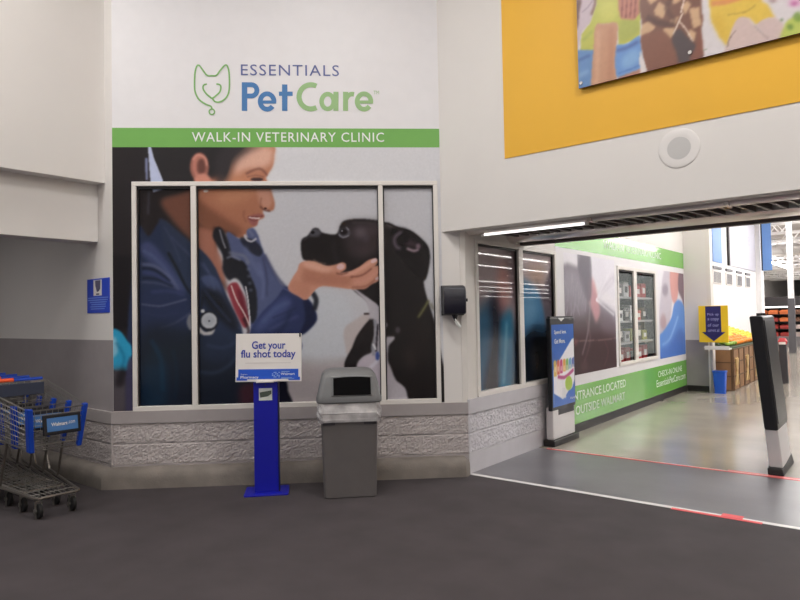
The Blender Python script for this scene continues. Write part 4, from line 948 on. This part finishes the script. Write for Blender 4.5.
# produce crates with fruit
FY0 = 13.15
m_crate = mat('brown cardboard', (150, 112, 78), .75, var=.08, vscale=6); m_crd = mat('crate edge brown', (104, 76, 52), .8); m_tie = mat('tan twine', (214, 182, 130), .7)
for i in range(4):
    y0 = FY0+i*1.02
    t = thing('produce_crate', ['brown cardboard produce bin at the front of the row by the blue bin', 'second brown cardboard produce bin of the row under the oranges', 'third brown cardboard produce bin of the row, partly behind the black pedestal', 'last brown cardboard produce bin of the row, hidden toward the store'][i], 'produce bin', (-3.25, y0+.5, 0), 0, 'brown produce bins under the citrus')
    obj('bin_body', MB().box(-.70, .70, -.5, .5, 0, .78), m_crate, t, bevel=.01)
    g = MB()
    for z in (.0, .26, .52, .765): g.box(-.712, .712, -.508, .508, z, z+.018)
    for sy in (-.508, -.01, .47): g.box(.70, .714, sy, sy+.035, 0, .78)
    for sx in (-.70, -.02, .66): g.box(sx, sx+.035, -.512, -.5, 0, .78)
    obj('edge_band', g, m_crd, t)
    g = MB(); g.tube([(.718, -.36, .60), (.718, -.16, .10)], .018, 6).tube([(.718, -.36, .10), (.718, -.16, .60)], .018, 6).tube([(.718, -.26, .62), (.718, -.26, .35)], .02, 6)
    obj('twine_tie', g, m_tie, t)
# sloped bed on the bins, fruit resting on it
bed = MB().loft([[(-3.95, 13.16, .782), (-2.58, 13.16, .782), (-2.58, 13.16, .80), (-3.95, 13.16, 1.22)], [(-3.95, 17.2, .782), (-2.58, 17.2, .782), (-2.58, 17.2, .80), (-3.95, 17.2, 1.22)]])
tag(obj('display_tray', bed, mat('dark green liner', (60, 74, 48), .8)), 'sloped tray holding the citrus on top of the brown bins', 'tray')
def bedz(x): return .80+(x+2.58)/(-3.95+2.58)*.42
def fruit(nm, rgb, sq):
    b = MB(); rings = []
    n = 10
    for j in range(1, 6):
        a = pi*j/6; rings.append([(sin(a)*cos(2*pi*k/n), sin(a)*sin(2*pi*k/n), -cos(a)*sq) for k in range(n)])
    b.loft(rings); o = obj(nm, b, mat(nm+' peel', rgb, .45, var=.05), smooth=True); return o
fo = fruit('orange', (246, 142, 36), .95); fl_ = fruit('lemon', (250, 208, 52), .8); fg = fruit('lime', (126, 160, 48), .85)
fr = {'orange': [fo, 0, 'orange in the piled citrus on the brown bins', 'orange', 'oranges in the citrus display'],
      'lemon': [fl_, 0, 'yellow lemon in the piled citrus at the back of the display', 'lemon', 'lemons in the citrus display'],
      'lime': [fg, 0, 'green lime at the front of the citrus display', 'lime', 'limes in the citrus display']}
R = random.Random(5)
xs_ = [-2.66-.105*i for i in range(12)]
for i, x in enumerate(xs_):
    for j in range(38):
        y = 13.24+.105*j+(.05 if i % 2 else 0)
        if y > 17.1: continue
        # keep the part the opening shows
        xl = y*(-.236/1.091)-.12
        if x < xl or x > -2.6: continue
        u = (-2.66-x)/1.1
        if y < 13.9 and u < .45: kd = 'lime'
        elif u < .34+.08*math.sin(y*2) and y < 15.6: kd = 'orange'
        else: kd = 'lemon'
        e_ = fr[kd]; r = .052 if kd != 'lime' else .047
        o = e_[0] if e_[1] == 0 else e_[0].copy()
        if e_[1]: COL.objects.link(o)
        e_[1] += 1
        o.location = (x+R.uniform(-.008, .008), y+R.uniform(-.008, .008), bedz(x)+r*.97); o.scale = (r, r, r); o.rotation_euler = (R.uniform(-.4, .4), R.uniform(-.4, .4), R.uniform(0, 6))
        tag(o, e_[2], e_[3], e_[4])

# yellow sign with navy arrow on its stand with a leaflet tray
t = thing('flyer_stand', 'yellow flyer sign with a navy arrow on a grey post before the end pillar', 'flyer stand', (-2.77, 12.66, 0))
obj('post', MB().box(-.055, -.02, -.03, .03, 0, .93), mat('grey post', (150, 146, 148), .5), t)
obj('tray', MB().box(-.13, .28, -.10, .10, .80, .83).box(-.13, .28, -.11, -.10, .80, .87), m_card, t)
sg = obj('sign_panel', MB().box(-.24, .255, -.012, .012, .93, 1.605), mat('sign yellow', (240, 198, 30), .45), t, bevel=.004)
g = MB().prism([(-.12, 1.595), (.14, 1.595), (.14, 1.12), (.21, 1.12), (.01, .95), (-.19, 1.12), (-.12, 1.12)], -.016, -.012)
obj('arrow', g, mat('sign navy', (34, 28, 92), .45), sg, label='navy arrow')
for k, w in enumerate(['Pick up', 'a copy', 'of our', 'current ad']):
    text(w, -.085, .105, 1.41-.095*k, 1.47-.095*k, -.018, .0, 'lettering', mat('pale sign lettering', (170, 166, 208), .5), sg)
text('at Walmart', -.13, .15, 1.075, 1.105, -.018, 0, 'lettering', m_card, sg) if False else None
m_fly = mat('flyer paper', (214, 200, 200), .6)
for i in range(2):
    o = obj('flyer', MB().box(-.075, .075, -.085, .085, 0, .012), m_fly, loc=(-2.84+.19*i, 12.66, .83)); tag(o, ['left stack of printed flyers in the tray under the yellow sign', 'right stack of printed flyers in the tray under the yellow sign'][i], 'flyers')
    obj('flyer_print', MB().box(-.05, .04, -.06, .03, .012, .0135), mat('flyer red', (176, 92, 90), .6), o)
t = thing('recycling_bin', 'small blue waste bin on the floor under the yellow sign', 'bin', (-2.68, 12.66, 0))
obj('bin_body', MB().loft([rrect(.17, .13, .02, 0), rrect(.21, .16, .02, .38), rrect(.225, .175, .02, .385), rrect(.225, .175, .02, .415)]), mat('bin blue', (34, 92, 204), .4), t, smooth=True)
obj('bin_opening', MB().box(-.09, .09, -.065, .065, .4155, .418), mat('bin dark blue', (16, 40, 110), .6), t)

# post with dark lower sleeve
t = thing('store_column', 'slim white store column with a dark grey lower sleeve beyond the entrance', 'column', (-3.08, 25.6, 0))
obj('shaft', MB().box(-.085, .085, -.085, .085, 1.9, 6.3), m_store, t); obj('sleeve', MB().box(-.10, .10, -.10, .10, 0, 1.9), mat('column sleeve', (84, 82, 86), .5), t)
# refrigerated produce case
t = thing('produce_case', 'long dark refrigerated produce case across the back of the store', 'refrigerated case', (-1.5, 30, 0))
obj('case_body', MB().box(-4.4, 8, .7, 1.0, 0, 2.05).box(-4.4, 8, -.1, 1.0, 0, .42).box(-4.4, -4.3, -.1, 1.0, 0, 2.05), mat('case grey', (120, 116, 118), .5), t)
obj('fascia', MB().box(-4.4, 8, -.05, .7, 1.68, 2.05), mat('case fascia', (66, 62, 64), .5), t)
obj('light_strip', MB().box(-4.35, 7.9, -.02, .05, 1.60, 1.66), mat('case lamp', (255, 250, 245), .5, emit=3), t)
obj('case_back', MB().box(-4.3, 8, .66, .7, .42, 1.68), m_dark, t)
for z in (.70, 1.0, 1.30): obj('case_shelf', MB().box(-4.3, 7.9, .05, .68, z, z+.03), m_dark, t)
text('fresh', -3.9, -2.9, 1.79, 1.93, -.06, .0, 'lettering', m_card, t) if False else None
R = random.Random(9)
pc = {'orange': (226, 120, 66), 'red': (170, 60, 54), 'pale': (206, 186, 180), 'brown': (120, 84, 66)}
proto = {k: MB().loft([[(x*.17, y*.17, z) for x, y, z in ((-1, -1, 0), (1, -1, 0), (1, 1, 0), (-1, 1, 0))], [(x*.19, y*.17, z) for x, y, z in ((-1, -1, .12), (1, -1, .12), (1, 1, .15), (-1, 1, .15))], [(x*.13, y*.12, z) for x, y, z in ((-1, -1, .17), (1, -1, .17), (1, 1, .19), (-1, 1, .19))]]) for k in pc}
pm = {}
lvl = {.42: 'bottom', .73: 'second', 1.03: 'third', 1.33: 'top'}
for z in lvl:
    for i in range(13):
        k = R.choice(['orange', 'orange', 'red', 'brown'] if z > .9 else ['pale', 'red', 'pale', 'brown'])
        if k not in pm: o = obj('produce_pack', proto[k], mat('pack '+k, pc[k], .5)); pm[k] = o
        else: o = pm[k].copy(); COL.objects.link(o)
        o.location = (-5.55+.42*i, 30.25, z); tag(o, {'orange': 'orange', 'red': 'red', 'pale': 'pale', 'brown': 'brown'}[k]+' produce pack on the '+lvl[z]+' shelf of the far case', 'produce pack', 'produce packs in the far case')
# dark floor stand with a red item behind the pedestal
t = thing('display_stand', 'small dark stand with a red and white top behind the black pedestal', 'display stand', (-1.98, 15.0, 0))
obj('stand_body', MB().loft([rrect(.16, .16, .03, 0), rrect(.13, .13, .03, .80)]), m_dgrey, t); obj('stand_top', MB().loft([rrect(.13, .13, .04, .80), rrect(.17, .17, .05, .86), rrect(.1, .1, .03, .93)]), mat('red cap', (196, 60, 66), .5), t)
obj('white_card', MB().box(-.06, .06, -.09, -.085, .80, .85), m_card, t)

# open web ceiling joists, ducts and rows of light
def joist(Y, i):
    b = MB(); x0, x1 = -13, 15
    b.box(x0, x1, -.07, .07, 5.15, 5.25).box(x0, x1, -.07, .07, 6.1, 6.2)
    x = x0
    while x < x1-1:
        b.tube([(x, 0, 5.2), (x+.7, 0, 6.15), (x+1.4, 0, 5.2)], .035, 4); x += 1.4
    o = obj('ceiling_joist', b, m_store, loc=(0, Y, 0)); o['kind'] = 'structure'
k = 0; Y = 10.
while Y < 90:
    joist(Y, k); Y += 4.2; k += 1
tag(obj('air_duct', MB().tube([(-13, 0, 0), (15, 0, 0)], .40, 16), m_store, loc=(0, 49.9, 5.60), smooth=True), 'round white air duct under the store roof, nearer of two', 'air duct')
tag(obj('air_duct', MB().tube([(-13, 0, 0), (15, 0, 0)], .40, 16), m_store, loc=(0, 69.5, 5.66), smooth=True), 'round white air duct under the store roof, farther of two', 'air duct')

# goods behind the corridor window
m_sh = mat('silver shelf', (176, 174, 178), .35, .5)
RG = 'goods behind the corridor window'
for i, z in enumerate((1.02, 1.35, 1.72)):
    tag(obj('display_shelf', MB().box(.06, 1.74, -.20, .18, 0, .03), m_sh, loc=(K[0]-.24, 9.24, z), rot=(0, 0, pi/2)), ['lowest', 'middle', 'highest'][i]+' silver shelf behind the corridor window', 'shelf')
R = random.Random(3)
cols = [((168, 40, 44), 'red'), ((222, 220, 222), 'white'), ((60, 56, 60), 'dark'), ((150, 150, 60), 'olive')]
lay = [(.825-.005, [0, 0, 0, 2, 0, 0]), (1.05, [0, 2, 1, 3, 2, 3]), (1.38, [2, 1, 2, 1, 0, 2]), (1.75, [2, 2, 1, 0, 0, 0])]
for li, (z, row) in enumerate(lay):
    for j, c in enumerate(row):
        rgb, nm = cols[c]; h = .16+.04*((j+li) % 3)
        if z < 1: z_ = .72
        else: z_ = z
        o = obj('goods_box', MB().box(-.11, .11, -.07, .07, 0, h), mat('goods '+nm, rgb, .5), loc=(K[0]-.20, 9.42+.285*j, z_), rot=(0, 0, pi/2), bevel=.004)
        obj('box_label', MB().box(-.06, .06, -.073, -.07, h*.3, h*.7), m_card if c != 1 else mat('goods dark'), o)
        tag(o, '%s goods box on the %s level behind the corridor window' % (nm, ['floor', 'lowest shelf', 'middle shelf', 'highest shelf'][li]), 'box', RG)
# ------------------------------------------------------------------ lamps
def lamp(name, loc, sx, sy, watt, lab, group, m_em, color=(1, .985, .965), rz=0):
    t = thing(name, lab, 'ceiling light', loc, rz, group)
    obj('housing', MB().box(-sx/2-.04, sx/2+.04, -sy/2-.04, sy/2+.04, 0, .06), m_store, t)
    obj('diffuser', MB().box(-sx/2, sx/2, -sy/2, sy/2, -.012, 0), m_em, t)
    ld = bpy.data.lights.new('lamp', 'AREA'); ld.shape = 'RECTANGLE'; ld.size = sx; ld.size_y = sy; ld.energy = watt; ld.color = color
    lo = bpy.data.objects.new('lamp', ld); COL.objects.link(lo); lo.parent = t; lo.location = (0, 0, -.02); return t
m_em = mat('lamp diffuser', (255, 252, 246), .5, emit=4)
VW = 55
for i, (x, y) in enumerate([(-5.2, .9), (-2.6, 2.6), (0, 3.2), (2.6, 3.2), (-5.0, -2.5), (-2.0, -1.8), (1.2, -1.8), (3.4, -.5)]):
    lamp('ceiling_light', (x, y, CZ-.062), 1.2, .6, VW, 'flat white ceiling light above the dark entrance floor', 'entrance ceiling lights', m_em)
m_em2 = mat('store lamp', (255, 252, 248), .5, emit=30)
m_em3 = mat('thin lamp', (255, 252, 248), .5, emit=14)
def strip(x, y, ln, watt, z=5.02, up=0, hw=.07, lab='long white strip light in a row under the store roof', grp='store strip lights'):
    t = thing('ceiling_light', lab, 'ceiling light', (x, y, z), 0, grp)
    obj('housing', MB().box(-.10, .10, -ln/2, ln/2, .0, .04), m_store, t)
    obj('diffuser', MB().box(-hw, hw, -ln/2, ln/2, -.07 if hw > .05 else -.03, 0), m_em2 if hw > .05 else m_em3, t)
    if up:  # extra upward light added to brighten the roof deck and joists
        lu = bpy.data.lights.new('added_uplight', 'AREA'); lu.shape = 'RECTANGLE'; lu.size = .2; lu.size_y = ln; lu.energy = up
        l2 = bpy.data.objects.new('added_uplight', lu); COL.objects.link(l2); l2.parent = t; l2.location = (0, 0, .06); l2.rotation_euler = (pi, 0, 0)
    if watt:
        ld = bpy.data.lights.new('lamp', 'AREA'); ld.shape = 'RECTANGLE'; ld.size = .2; ld.size_y = ln; ld.energy = watt; ld.color = (1, .985, .97)
        lo = bpy.data.objects.new('lamp', ld); COL.objects.link(lo); lo.parent = t; lo.location = (0, 0, -.08)
for x, w_ in ((-1.2, 110), (2.6, 260)): strip(x, 12.5, 11., w_)
for x in (-7.5, -2.0, 3.5, 9.0):
    for y, ln in ((34, 12), (56, 14), (78, 14)): strip(x, y, ln, 480, up=320)
for x in (-2.0, 3.5): strip(x, 22.5, 6, 110, up=120)
for x, y, ln in ((12, 35, 13), (16.4, 43, 16), (27, 64, 22), (33.5, 76, 24), (40, 90, 28), (53, 114, 36)):
    strip(x, y, ln, 0, hw=.035 if x < 20 else .045)
lamp('ceiling_light', (-7.7, .3, 2.80), .9, .3, 24, 'small unseen ceiling light added to brighten the cart bay', None, mat('added bay diffuser', (255, 252, 246), .5, emit=1.5))  # unseen lamp added to lighten the dark wall of the cart bay
# the lit tube in the door header
t = thing('strip_light', 'white tube light tucked in the left end of the door header', 'strip light', (-2.62, 5.205, 2.27))
obj('tube', MB().tube([(-.5, 0, 0), (.5, 0, 0)], .009, 10), mat('tube glow', (255, 252, 250), .4, emit=1.6), t, smooth=True)
obj('end_cap', MB().box(-.53, -.5, -.012, .012, -.012, .014), m_card, t); obj('end_cap', MB().box(.5, .53, -.012, .012, -.012, .014), m_card, t)
w = bpy.data.worlds.new('world'); SC.world = w; w.use_nodes = True
bg = w.node_tree.nodes['Background']; bg.inputs[0].default_value = (.8, .85, .95, 1); bg.inputs[1].default_value = .5
SC.view_settings.exposure = 0
